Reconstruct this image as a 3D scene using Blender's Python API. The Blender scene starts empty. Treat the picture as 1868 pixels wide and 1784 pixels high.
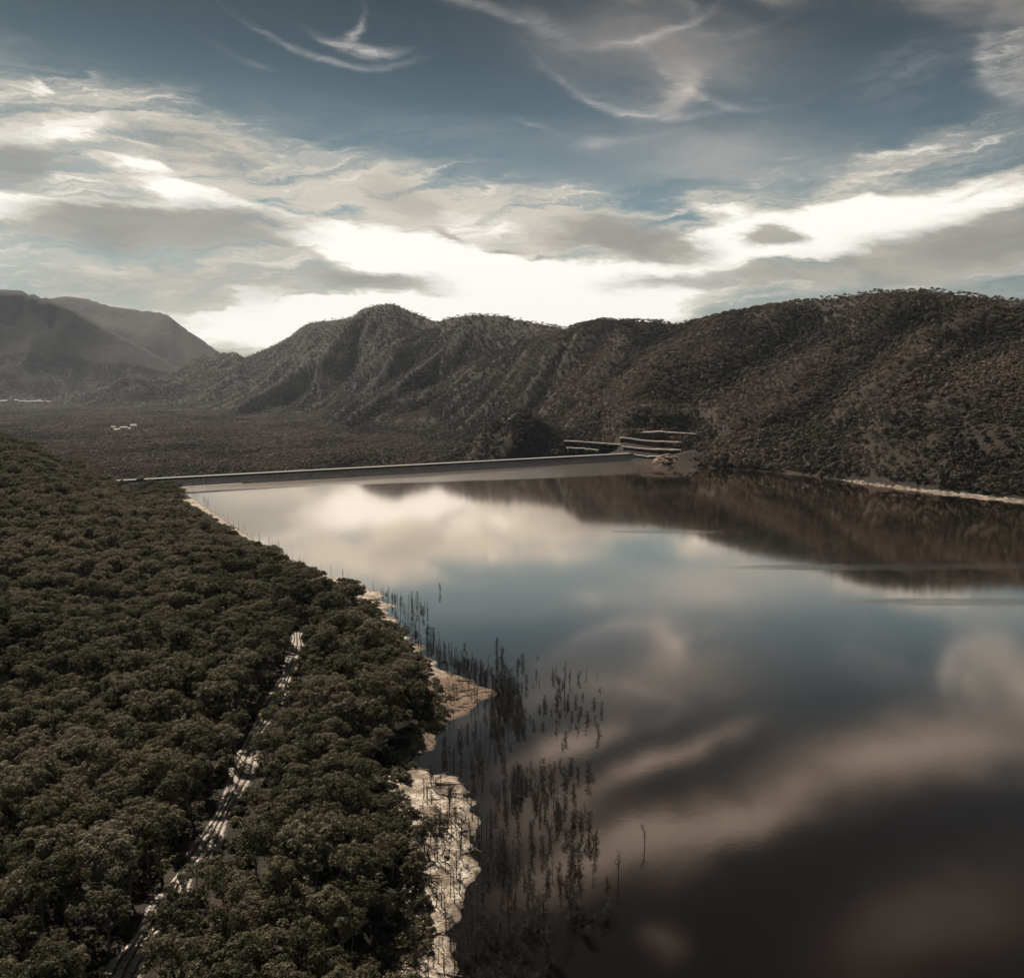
import bpy, math, random
import numpy as np
R = math.radians
rnd = random.Random(7)
rng = np.random.default_rng(11)
scene = bpy.context.scene
COL = scene.collection

# ------------------------------------------------------------------ camera
F, CX, CY, HZ = 1600.0, 934.0, 892.0, 690.0          # focal length and centre of the 1868 x 1784 photograph
CAM_H = 100.0
PITCH = math.atan((CY - HZ) / F)
cam = bpy.data.cameras.new('camera'); camo = bpy.data.objects.new('camera', cam); COL.objects.link(camo)
cam.sensor_width = 36.0; cam.lens = F / 1868.0 * 36.0
cam.clip_start = 1.0; cam.clip_end = 60000.0
camo.location = (0, 0, CAM_H); camo.rotation_euler = (math.pi / 2 - PITCH, 0, 0)
scene.camera = camo

def ray(px, py):
    a = (px - CX) / F; b = (CY - py) / F
    return a, math.cos(PITCH) + b * math.sin(PITCH), -math.sin(PITCH) + b * math.cos(PITCH)
def at_z(px, py, z=0.0):
    d = ray(px, py); t = (z - CAM_H) / d[2]
    return d[0] * t, d[1] * t
def at_y(px, py, Y):
    d = ray(px, py); t = Y / d[1]
    return d[0] * t, Y, CAM_H + d[2] * t
def project(P):
    x, y, z = P[..., 0], P[..., 1], P[..., 2] - CAM_H
    c, s = math.cos(PITCH), math.sin(PITCH)
    w = y * c - z * s; v = y * s + z * c
    return CX + F * x / w, CY - F * v / w, w

# ------------------------------------------------------------------ sky, sun, exposure
SUN_AZ, SUN_EL = R(-33), R(41)                     # azimuth from +Y (negative: to the left)
scene.view_settings.view_transform = 'Standard'; scene.view_settings.look = 'None'
scene.view_settings.gamma = 1.0; scene.view_settings.exposure = 0.35
sun = bpy.data.lights.new('sun', 'SUN'); suno = bpy.data.objects.new('sun', sun); COL.objects.link(suno)
sun.energy = 5.0; sun.angle = R(0.6); sun.color = (1.0, 0.90, 0.78)
suno.rotation_euler = (math.pi / 2 - SUN_EL, 0, math.pi - SUN_AZ)
suno.location = (-300, 300, 600)

def aimed(px, py):                                 # direction of a photo point as azimuth / elevation (radians)
    x, y, z = ray(px, py); return math.atan2(x, y), math.atan2(z, math.hypot(x, y))
def mirrored(px, py):                              # direction whose reflection a photo point on the water shows
    x, y, z = ray(px, py); return math.atan2(x, y), math.atan2(-z, math.hypot(x, y))

world = bpy.data.worlds.new('World'); scene.world = world; world.use_nodes = True
nt = world.node_tree; N = nt.nodes; L = nt.links; N.clear()
def node(nt_, typ, **kw):
    n = nt_.nodes.new(typ)
    for k, v in kw.items(): setattr(n, k, v)
    return n
class G:                                            # tiny helper to write node maths
    def __init__(s, nt_): s.nt = nt_
    def m(s, op, a, b=None, c=None, clamp=False):
        n = node(s.nt, 'ShaderNodeMath', operation=op, use_clamp=clamp)
        for i, v in enumerate((a, b, c)):
            if v is None: continue
            if isinstance(v, (int, float)): n.inputs[i].default_value = v
            else: s.nt.links.new(v, n.inputs[i])
        return n.outputs[0]
    def mr(s, v, a, b, c=0.0, d=1.0, smooth=True):
        n = node(s.nt, 'ShaderNodeMapRange', interpolation_type='SMOOTHSTEP' if smooth else 'LINEAR')
        s.nt.links.new(v, n.inputs[0])
        for i, x in enumerate((a, b, c, d)): n.inputs[i + 1].default_value = x
        return n.outputs[0]
    def mix(s, f, a, b, blend='MIX'):
        n = node(s.nt, 'ShaderNodeMix', data_type='RGBA', blend_type=blend)
        for k, v in ((0, f), (6, a), (7, b)):
            if isinstance(v, (int, float)): n.inputs[k].default_value = v
            elif isinstance(v, tuple): n.inputs[k].default_value = (*v, 1.0) if len(v) == 3 else v
            else: s.nt.links.new(v, n.inputs[k])
        return n.outputs[2]
    def comb(s, x, y, z=0.0):
        n = node(s.nt, 'ShaderNodeCombineXYZ')
        for i, v in enumerate((x, y, z)):
            if isinstance(v, (int, float)): n.inputs[i].default_value = v
            else: s.nt.links.new(v, n.inputs[i])
        return n.outputs[0]
    def noise(s, vec, scale, detail=4, rough=0.55, dist=0.0, color=False):
        n = node(s.nt, 'ShaderNodeTexNoise'); n.inputs['Scale'].default_value = scale
        n.inputs['Detail'].default_value = detail; n.inputs['Roughness'].default_value = rough
        n.inputs['Distortion'].default_value = dist
        if vec is not None: s.nt.links.new(vec, n.inputs['Vector'])
        return n.outputs['Color' if color else 'Fac']
    def ramp(s, fac, stops, interp='LINEAR'):
        n = node(s.nt, 'ShaderNodeValToRGB'); cr = n.color_ramp; cr.interpolation = interp
        while len(cr.elements) < len(stops): cr.elements.new(0.5)
        for e, (p, c) in zip(cr.elements, stops): e.position = p; e.color = (*c, 1.0)
        s.nt.links.new(fac, n.inputs[0]); return n.outputs[0]
g = G(nt)
tc = node(nt, 'ShaderNodeTexCoord'); sep = node(nt, 'ShaderNodeSeparateXYZ'); L.new(tc.outputs['Generated'], sep.inputs[0])
dx, dy, dz = sep.outputs
AZ = g.m('ARCTAN2', dx, dy)
EL = g.m('ARCTAN2', dz, g.m('SQRT', g.m('ADD', g.m('MULTIPLY', dx, dx), g.m('MULTIPLY', dy, dy))))
# wispy warp of the sky coordinates
base_v = g.comb(AZ, g.m('MULTIPLY', EL, 2.2))
def vm(op, a, b):
    n = node(nt, 'ShaderNodeVectorMath', operation=op)
    for i, v in enumerate((a, b)):
        if isinstance(v, tuple): n.inputs[i].default_value = v
        else: L.new(v, n.inputs[i])
    return n.outputs['Value' if op == 'DOT_PRODUCT' else 'Vector']
n1c = g.noise(base_v, 4.5, 3, 0.6, color=True)
n2c = g.noise(g.comb(g.m('MULTIPLY_ADD', EL, 1.2, AZ), g.m('MULTIPLY', EL, 3.0)), 17.0, 4, 0.65, color=True)
def offs(c, k): return vm('MULTIPLY', vm('SUBTRACT', c, (0.5, 0.5, 0.5)), k)
az_el = g.comb(AZ, EL)
warp_v = vm('ADD', az_el, vm('ADD', offs(n1c, (0.10, 0.05, 0)), offs(n2c, (0.075, 0.03, 0))))
fine_v = vm('ADD', az_el, vm('ADD', offs(n1c, (0.035, 0.02, 0)), offs(n2c, (0.03, 0.010, 0))))
sw_ = node(nt, 'ShaderNodeSeparateXYZ'); L.new(warp_v, sw_.inputs[0]); wAZ, wEL = sw_.outputs[0], sw_.outputs[1]
# fibres: noise drawn out along the wind
fib_v = g.comb(g.m('MULTIPLY', g.m('ADD', wAZ, g.m('MULTIPLY', wEL, 0.9)), 5.0), g.m('MULTIPLY', g.m('SUBTRACT', wEL, g.m('MULTIPLY', wAZ, 0.10)), 42.0))
FIB = g.noise(fib_v, 1.0, 5, 0.65, 0.6)
SOFT = g.noise(g.comb(g.m('MULTIPLY', wAZ, 4.0), g.m('MULTIPLY', wEL, 11.0)), 1.3, 4, 0.58, 0.8)

# a cloud streak: a bent bar with soft ends, added to the running total
def streaks(vec, items, aim):
    acc = 0.0
    for p, q_, w, amount, bend, power in items:
        d0, d1 = aim(*p), aim(*q_)
        vx, vy = d1[0] - d0[0], d1[1] - d0[1]; ln = math.hypot(vx, vy); c_, s_ = vx / ln, vy / ln; ll, ww = ln / 2, w / F
        o = vm('SUBTRACT', vec, ((d0[0] + d1[0]) / 2, (d0[1] + d1[1]) / 2, 0.0))
        ss = vm('DOT_PRODUCT', o, (c_ / ll, s_ / ll, 0.0)); tt = vm('DOT_PRODUCT', o, (-s_ / ww, c_ / ww, 0.0))
        s2 = g.m('MULTIPLY', ss, ss)
        if bend: tt = g.m('MULTIPLY_ADD', s2, -bend / F / ww, g.m('ADD', tt, bend / F / ww))
        r2 = g.m('MULTIPLY_ADD', tt, tt, s2)
        if power > 1.3: r2 = g.m('MULTIPLY', r2, r2)
        acc = g.m('MULTIPLY_ADD', g.m('POWER', 0.367879, r2), amount, acc)
    return acc
A, M = aimed, mirrored
# blazing white bands low over the ranges (photo positions turned into compass directions)
bright = streaks(warp_v, [
    ((470, 415), (900, 480), 42, 1.5, 12, 1.6), ((700, 470), (1330, 520), 52, 1.7, 26, 1.6),
    ((740, 400), (1010, 425), 26, 0.85, -6, 1), ((1210, 455), (1900, 345), 48, 1.8, 10, 1.7), ((1250, 375), (1360, 395), 26, 1.0, 0, 1.2),
    ((1520, 355), (1640, 345), 12, 0.6, 0, 1), ((-300, 350), (170, 385), 24, 1.6, 6, 1.4), ((120, 375), (520, 385), 10, 1.1, -4, 1),
    ((170, 290), (300, 300), 15, 1.0, -4, 1), ((240, 325), (430, 365), 18, 1.3, 0, 1.2), ((-60, 225), (210, 210), 20, 1.1, 20, 1.1),
    ((0, 140), (70, 190), 10, 0.7, -20, 1), ((300, 590), (1000, 585), 50, 1.5, 0, 2), ((420, 535), (520, 545), 18, 0.8, 0, 1),
    ((880, 560), (1260, 570), 30, 0.8, 0, 1.5)], aimed)
# thin veils
veil = streaks(warp_v, [t_ + (1.0,) for t_ in [
    ((-150, 430), (800, 450), 95, 0.75, -20), ((700, 400), (1300, 420), 45, 0.7, 0), ((-100, 200), (300, 260), 60, 0.45, 10), ((100, 250), (820, 400), 50, 0.5, 10), ((900, 440), (2000, 400), 60, 0.6, 0), ((-100, 90), (560, 330), 60, 0.42, 14), ((150, 170), (700, 330), 34, 0.45, -10),
    ((350, 330), (900, 380), 40, 0.5, 6), ((650, 340), (1280, 370), 40, 0.55, 10), ((1380, 360), (1868, 270), 50, 0.5, 10),
    ((1540, 330), (1800, 240), 20, 0.4, -14), ((-200, 260), (60, 300), 60, 0.2, 0), ((-100, 540), (480, 560), 60, 0.6, 0),
    ((1080, 520), (2000, 500), 60, 0.55, 0), ((1820, 60), (1900, 200), 40, 0.4, 20), ((380, 480), (800, 520), 40, 0.5, 0)]], aimed)
# hooked cirrus high up: long thin arcs
cirrus = streaks(fine_v, [t_ + (1.0,) for t_ in [
    ((490, 65), (720, 112), 5, 0.34, 16), ((600, 72), (715, 92), 6, 0.62, 6), ((625, 72), (662, 32), 7, 0.42, 8), ((400, 85), (500, 125), 5, 0.12, 4),
    ((790, -8), (960, 45), 7, 0.26, -4), ((930, 30), (1030, 70), 14, 0.22, -6), ((1075, 92), (1262, 40), 7, 0.32, 8), ((1200, -10), (1264, 34), 10, 0.12, -8),
    ((1030, 150), (1300, 205), 7, 0.34, 24), ((1060, 155), (1250, 200), 14, 0.12, 10), ((1190, 110), (1400, 192), 7, 0.28, 22),
    ((1250, 60), (1430, 35), 7, 0.12, 10), ((1060, 265), (1135, 252), 8, 0.34, 0), ((1130, 255), (1220, 242), 5, 0.16, 0), ((1430, 285), (1470, 283), 3, 0.25, 0),
    ((560, 200), (1050, 245), 30, 0.10, 12), ((1560, 180), (1760, 90), 40, 0.12, 0), ((1800, 60), (1880, 190), 14, 0.3, 30), ((1020, 245), (940, 215), 5, 0.12, 0)]], aimed)
# grey cloud bodies in front of the bright bands
grey = streaks(warp_v, [t_ + (1.5,) for t_ in [
    ((10, 415), (520, 430), 44, 0.95, -6), ((-60, 275), (120, 300), 44, 0.75, 0), ((1010, 415), (1275, 465), 32, 1.15, -6), ((1335, 437), (1450, 438), 18, 1.1, -4),
    ((560, 505), (800, 530), 18, 0.8, 0), ((1120, 525), (1500, 505), 15, 0.8, 0), ((1480, 495), (2100, 420), 44, 1.1, -8), ((885, 455), (960, 456), 6, 0.9, 0),
    ((975, 470), (1010, 468), 7, 0.7, 0), ((640, 330), (820, 400), 24, 0.5, 0), ((250, 240), (500, 290), 34, 0.45, 0), ((780, 415), (850, 445), 10, 0.7, 0), ((0, 520), (600, 520), 34, 0.42, 0)]], aimed)
# high clouds overhead of the frame, which the lake mirrors
high = streaks(warp_v, [t_ + (1.0,) for t_ in [
    ((930, 1385), (1110, 1325), 16, 0.75, 0), ((1080, 1440), (1330, 1340), 18, 0.75, 6), ((950, 1620), (1330, 1490), 30, 0.95, 0), ((1250, 1560), (1500, 1440), 24, 0.5, 0), ((1000, 1250), (1400, 1230), 50, 0.22, 0), ((1050, 1080), (1500, 1090), 50, 0.22, 0),
    ((1330, 1480), (1900, 1290), 50, 0.30, 0), ((1160, 1150), (1250, 1200), 26, 0.30, 0), ((1500, 1400), (1900, 1380), 34, 0.24, 0),
    ((1780, 1180), (1950, 1300), 40, 0.34, 0), ((1190, 1700), (1250, 1712), 20, 0.4, 0), ((1500, 1760), (1900, 1640), 60, 0.22, 0), ((900, 1500), (1100, 1460), 50, 0.3, 0)]], mirrored)

sky = node(nt, 'ShaderNodeTexSky', sky_type='NISHITA'); sky.sun_disc = False
sky.sun_elevation = SUN_EL; sky.sun_rotation = SUN_AZ; sky.altitude = 200; sky.air_density = 1.0; sky.dust_density = 0.6; sky.ozone_density = 1.5
hs = node(nt, 'ShaderNodeHueSaturation'); hs.inputs['Saturation'].default_value = 0.84; hs.inputs['Value'].default_value = 1.0
L.new(sky.outputs[0], hs.inputs['Color'])
dark = g.ramp(g.m('MULTIPLY', EL, 1.0, clamp=True), [(0.0, (0.36, 0.38, 0.36)), (0.18, (0.33, 0.42, 0.38)), (0.26, (0.195, 0.27, 0.25)), (0.33, (0.098, 0.145, 0.142)), (0.42, (0.046, 0.062, 0.062)), (0.60, (0.034, 0.030, 0.028)), (1.0, (0.14, 0.13, 0.12))])
SKYC = g.mix(1.0, hs.outputs[0], dark, 'MULTIPLY')
K = 10.0                                           # cloud radiance is given in displayed units, background strength is 0.1
def lit(c): return tuple(K * x for x in c)
FINE = g.noise(g.comb(g.m('MULTIPLY', g.m('MULTIPLY_ADD', wEL, 1.4, wAZ), 13.0), g.m('MULTIPLY', g.m('MULTIPLY_ADD', wAZ, -0.14, wEL), 120.0)), 1.0, 4, 0.7, 0.3)
fibf = g.m('MULTIPLY', g.mr(FIB, 0.32, 0.68, 0.0, 1.55, smooth=False), g.mr(FINE, 0.3, 0.7, 0.6, 1.35, smooth=False))
softf = g.mr(SOFT, 0.25, 0.75, 0.55, 1.45, smooth=False)
v_mask = g.m('MULTIPLY', g.m('MULTIPLY', veil, fibf), softf, clamp=True)
c1 = g.mix(v_mask, SKYC, lit((0.62, 0.57, 0.49)))
wisp = g.m('MULTIPLY', g.mr(veil, 0.05, 0.5), g.m('MULTIPLY', g.mr(FINE, 0.50, 0.72), g.mr(FIB, 0.42, 0.62)))
c1 = g.mix(g.m('MULTIPLY', wisp, 0.75), c1, lit((0.92, 0.87, 0.79)))
g_mask = g.m('MULTIPLY', grey, g.m('MULTIPLY', g.mr(SOFT, 0.2, 0.6, 0.8, 1.15, smooth=False), g.mr(FINE, 0.3, 0.7, 0.8, 1.2, smooth=False)), clamp=True)
b_raw = g.m('MULTIPLY', g.m('MULTIPLY', bright, g.mr(SOFT, 0.25, 0.75, 0.75, 1.25, smooth=False)), g.mr(FIB, 0.3, 0.7, 0.8, 1.15, smooth=False))
b_raw = g.m('ADD', b_raw, g.m('MULTIPLY', g.m('ADD', g.m('SUBTRACT', FIB, 0.5), g.m('MULTIPLY', g.m('SUBTRACT', FINE, 0.5), 0.55)), g.mr(b_raw, 0.05, 0.5, 0.0, 1.1)))
c2 = g.mix(g.m('MULTIPLY', g.mr(b_raw, 0.04, 0.60), 0.85), c1, lit((0.66, 0.61, 0.52)))
c2 = g.mix(g.mr(b_raw, 0.38, 1.05), c2, lit((1.06, 1.02, 0.95)))
ci_mask = g.m('MULTIPLY', cirrus, g.m('MULTIPLY', g.mr(FIB, 0.28, 0.7, 0.5, 1.35, smooth=False), g.mr(FINE, 0.32, 0.66, 0.35, 1.6, smooth=False)), clamp=True)
c3 = g.mix(ci_mask, c2, lit((0.60, 0.56, 0.54)))
c4 = g.mix(g.m('MULTIPLY', g_mask, 0.93), c3, g.mix(g.mr(SOFT, 0.3, 0.7), lit((0.26, 0.25, 0.225)), lit((0.42, 0.39, 0.335))))
hi_mask = g.m('MULTIPLY', high, g.mr(SOFT, 0.25, 0.7, 0.6, 1.3, smooth=False), clamp=True)
c5 = g.mix(hi_mask, c4, lit((0.95, 0.80, 0.68)))
bg = node(nt, 'ShaderNodeBackground'); bg.inputs['Strength'].default_value = 0.08
wo = node(nt, 'ShaderNodeOutputWorld'); L.new(c5, bg.inputs['Color']); L.new(bg.outputs[0], wo.inputs['Surface'])
world.cycles.sampling_method = 'MANUAL'; world.cycles.sample_map_resolution = 512

cy = scene.cycles
cy.max_bounces = 6; cy.diffuse_bounces = 1; cy.glossy_bounces = 3; cy.transmission_bounces = 2; cy.transparent_max_bounces = 6; cy.volume_bounces = 0
cy.volume_step_rate = 4.0; cy.volume_max_steps = 64
cy.use_denoising = True; cy.adaptive_threshold = 0.03

# ------------------------------------------------------------------ small helpers
def tag(o, label=None, cat=None, group=None, kind=None):
    if label: o['label'] = label
    if cat: o['category'] = cat
    if group: o['group'] = group
    if kind: o['kind'] = kind
    return o
def link(o, parent=None):
    COL.objects.link(o)
    if parent: o.parent = parent
    return o
def empty(name, loc, rz=0.0):
    o = bpy.data.objects.new(name, None); o.location = loc; o.rotation_euler = (0, 0, rz); o.empty_display_size = 0.5
    return link(o)
def mesh_from(name, V, Fc, mat, smooth=False):
    me = bpy.data.meshes.new(name)
    V = np.asarray(V, dtype=np.float32).reshape(-1, 3)
    if isinstance(Fc, np.ndarray):
        k = Fc.shape[1]; n = len(Fc)
        me.vertices.add(len(V)); me.vertices.foreach_set('co', V.ravel())
        me.loops.add(n * k); me.loops.foreach_set('vertex_index', Fc.astype(np.int32).ravel())
        me.polygons.add(n); me.polygons.foreach_set('loop_start', np.arange(0, n * k, k, dtype=np.int32))
        me.polygons.foreach_set('loop_total', np.full(n, k, dtype=np.int32))
        me.update(calc_edges=True)
    else:
        me.from_pydata([tuple(map(float, v)) for v in V], [], Fc)
    if smooth: me.polygons.foreach_set('use_smooth', np.ones(len(me.polygons), dtype=bool))
    me.materials.append(mat); me.update()
    return me
def obj(name, me, parent=None):
    return link(bpy.data.objects.new(name, me), parent)

# value noise in numpy
def _h(ix, iy, seed):
    n = (ix.astype(np.int64) * 374761393 + iy.astype(np.int64) * 668265263 + seed * 1442695041) & 0x7fffffff
    n = ((n ^ (n >> 13)) * 1274126177) & 0x7fffffff
    return ((n ^ (n >> 16)) & 0xffff) / 65535.0
def vnoise(x, y, seed=0):
    ix = np.floor(x); iy = np.floor(y); fx = x - ix; fy = y - iy
    fx = fx * fx * (3 - 2 * fx); fy = fy * fy * (3 - 2 * fy)
    a = _h(ix, iy, seed); b = _h(ix + 1, iy, seed); c = _h(ix, iy + 1, seed); d = _h(ix + 1, iy + 1, seed)
    return (a * (1 - fx) + b * fx) * (1 - fy) + (c * (1 - fx) + d * fx) * fy
def fbm(x, y, octs=4, seed=0):
    s = 0; a = 0.5; t = 0
    for k in range(octs):
        s = s + a * vnoise(x * 2 ** k, y * 2 ** k, seed + k * 17); t += a; a *= 0.5
    return s / t
def ridged(x, y, octs=4, seed=0):
    s = 0; a = 0.5; t = 0
    for k in range(octs):
        s = s + a * (1 - np.abs(2 * vnoise(x * 2 ** k, y * 2 ** k, seed + k * 31) - 1)); t += a; a *= 0.5
    return s / t
def sstep(a, b, x):
    t = np.clip((x - a) / (b - a), 0, 1); return t * t * (3 - 2 * t)

# ------------------------------------------------------------------ the lie of the land
def shore_pt(px, py): return at_z(px, py, 0.0)
LS = [shore_pt(*p) for p in [(830, 2300), (832, 1900), (832, 1784), (838, 1700), (850, 1600), (868, 1550), (876, 1500), (862, 1460), (832, 1425), (785, 1402), (756, 1385),
      (798, 1340), (862, 1292), (900, 1264), (850, 1237), (798, 1215), (752, 1172), (722, 1135), (712, 1102), (690, 1078), (590, 1048), (470, 988), (400, 942), (340, 902), (318, 886)]]
LSY = np.array([p[1] for p in LS]); LSX = np.array([p[0] for p in LS])
LSX = np.concatenate([[LSX[0]], LSX, [LSX[-1] - 12, LSX[-1] - 40]]); LSY = np.concatenate([[-400.0], LSY, [900.0, 1400.0]])
def shore_x(y): return np.interp(y, LSY, LSX) + 2.2 * (fbm(y / 7.0, y * 0 + 3.3, 3, 5) - 0.5)

DA = np.array(at_z(330, 889)); DB = np.array(at_z(1150, 841))       # dam waterline, left and right
DT = (DB - DA) / np.linalg.norm(DB - DA); DN = np.array([-DT[1], DT[0]])
def dam_s(x, y): return (x - DA[0]) * DN[0] + (y - DA[1]) * DN[1]
def dam_t(x, y): return (x - DA[0]) * DT[0] + (y - DA[1]) * DT[1]

def table(rows):                                                    # (px, py, Y) -> arrays over U = x / y
    u = []; yy = []; zz = []
    for px, py, Y in rows:
        x, y, z = at_y(px, py, Y); u.append(x / y); yy.append(y); zz.append(z)
    o = np.argsort(u); return np.array(u)[o], np.array(yy)[o], np.array(zz)[o]
CR = table([(150, 716, 4700), (190, 704, 4600), (215, 690, 4600), (245, 684, 4600), (280, 692, 4700), (300, 684, 5000), (330, 668, 5200), (350, 655, 5300), (375, 646, 5300), (405, 643, 5300),
            (430, 642, 5200), (445, 652, 5100), (500, 629, 4900), (530, 612, 4700), (548, 596, 4600), (565, 588, 4500), (600, 583, 4300), (640, 578, 4000), (665, 560, 3800), (690, 552, 3560), (715, 554, 3600),
            (740, 563, 3500), (795, 585, 3200), (820, 578, 3050), (860, 573, 2900), (900, 575, 2800), (960, 584, 2500), (1010, 594, 2250), (1035, 599, 2150), (1065, 587, 2050), (1110, 583, 2000), (1160, 585, 1930),
            (1235, 591, 1860), (1300, 578, 1800), (1400, 562, 1720), (1500, 545, 1560), (1600, 532, 1400), (1700, 531, 1350), (1760, 538, 1320), (1868, 549, 1280), (2100, 560, 1230), (2500, 620, 1250), (3200, 640, 1200)])
FT = [(100, 4400), (190, 4300), (300, 4200), (445, 3500), (545, 2900), (690, 2300), (800, 1950), (940, 1600), (1040, 1260), (1110, 1120), (1150, None)]
FU = []; FY = []
for px, Y in FT:
    U = (px - CX) / F
    FU.append(U); FY.append(Y if Y else shore_pt(1150, 843)[1] + 10)
RS = [shore_pt(*p) for p in [(1245, 851), (1300, 854), (1400, 860), (1480, 868), (1540, 876), (1600, 885), (1700, 898), (1800, 909), (1868, 916), (2100, 952), (2400, 1000), (3200, 1100)]]
FU += [p[0] / p[1] for p in RS]; FY += [p[1] for p in RS]
FU = np.array(FU); FY = np.array(FY)
U1 = (1145 - CX) / F
FAR1 = table([(-500, 500, 6500), (-200, 505, 6500), (-60, 522, 6500), (0, 528, 6500), (40, 530, 6500), (85, 543, 6400), (120, 556, 6400), (180, 590, 6400), (240, 622, 6300), (300, 655, 6200), (360, 690, 6100), (420, 725, 6000)])
FAR2 = table([(-500, 560, 8200), (40, 560, 8200), (85, 545, 8200), (120, 540, 8200), (160, 545, 8200), (185, 553, 8100), (210, 560, 8000), (250, 565, 8000), (290, 569, 7900), (310, 576, 7800), (330, 592, 7800), (350, 608, 7700),
              (375, 624, 7700), (395, 638, 7600), (415, 652, 7600), (450, 690, 7600), (500, 715, 7600)])
def P3(lst): return np.array([at_y(px, py, Y) for px, py, Y in lst])
SPURS = [(P3([(1548, 876, 868), (1600, 832, 905), (1720, 752, 985), (1868, 668, 1070), (2100, 560, 1200)]), 0.55),
         (P3([(1262, 852, 1008), (1330, 795, 1080), (1450, 712, 1200), (1560, 645, 1310), (1690, 585, 1400)]), 0.5),
         (P3([(1080, 835, 1150), (1180, 742, 1350), (1260, 690, 1480), (1340, 640, 1600), (1450, 580, 1660)]), 0.42),
         (P3([(850, 806, 1880), (960, 712, 2000), (1010, 660, 2080), (1060, 592, 2050)]), 0.42),
         (P3([(600, 780, 2450), (720, 700, 2600), (800, 640, 2800), (860, 578, 2900)]), 0.42),
         (P3([(400, 755, 3400), (500, 700, 3700), (590, 640, 3900), (680, 558, 3700)]), 0.42),
         (P3([(1620, 800, 1010), (1700, 700, 1120), (1790, 600, 1200), (1850, 572, 1250)]), 0.6)]
KNOLL = P3([(850, 812, 1370), (890, 762, 1360), (945, 742, 1360), (990, 758, 1350), (1030, 800, 1320)])
GULL = [(P3([(1500, 872, 900), (1600, 800, 1000), (1740, 710, 1090), (1868, 630, 1180)]), 18, 60),
        (P3([(1400, 862, 960), (1480, 790, 1080), (1600, 700, 1200), (1740, 590, 1320)]), 26, 55),
        (P3([(1300, 760, 1250), (1400, 690, 1380), (1520, 600, 1500)]), 26, 60),
        (P3([(1090, 760, 1500), (1160, 690, 1650), (1200, 620, 1800)]), 28, 70),
        (P3([(780, 740, 2500), (900, 660, 2650), (960, 600, 2500)]), 55, 110),
        (P3([(560, 740, 3100), (650, 690, 3300), (760, 620, 3200)]), 60, 120)]
def seg_dist(x, y, P):
    best = np.full(x.shape, 1e9); zz = np.zeros(x.shape)
    for a, b in zip(P[:-1], P[1:]):
        ex, ey = b[0] - a[0], b[1] - a[1]
        t = np.clip(((x - a[0]) * ex + (y - a[1]) * ey) / (ex * ex + ey * ey), 0, 1)
        d = np.hypot(x - a[0] - t * ex, y - a[1] - t * ey)
        m = d < best; best = np.where(m, d, best); zz = np.where(m, a[2] + t * (b[2] - a[2]), zz)
    return best, zz

TRK = [at_z(px, py, z) for px, py, z in [(120, 2000, 6), (180, 1860, 6), (225, 1750, 6), (262, 1680, 7), (312, 1610, 7), (352, 1545, 7), (388, 1480, 8), (438, 1390, 8), (462, 1310, 9), (503, 1252, 9), (528, 1200, 9), (543, 1150, 9), (540, 1128, 9)]]
TRK = np.array([(x, y, 0) for x, y in TRK])
def track_d(x, y): return seg_dist(x, y, TRK)[0]

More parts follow.
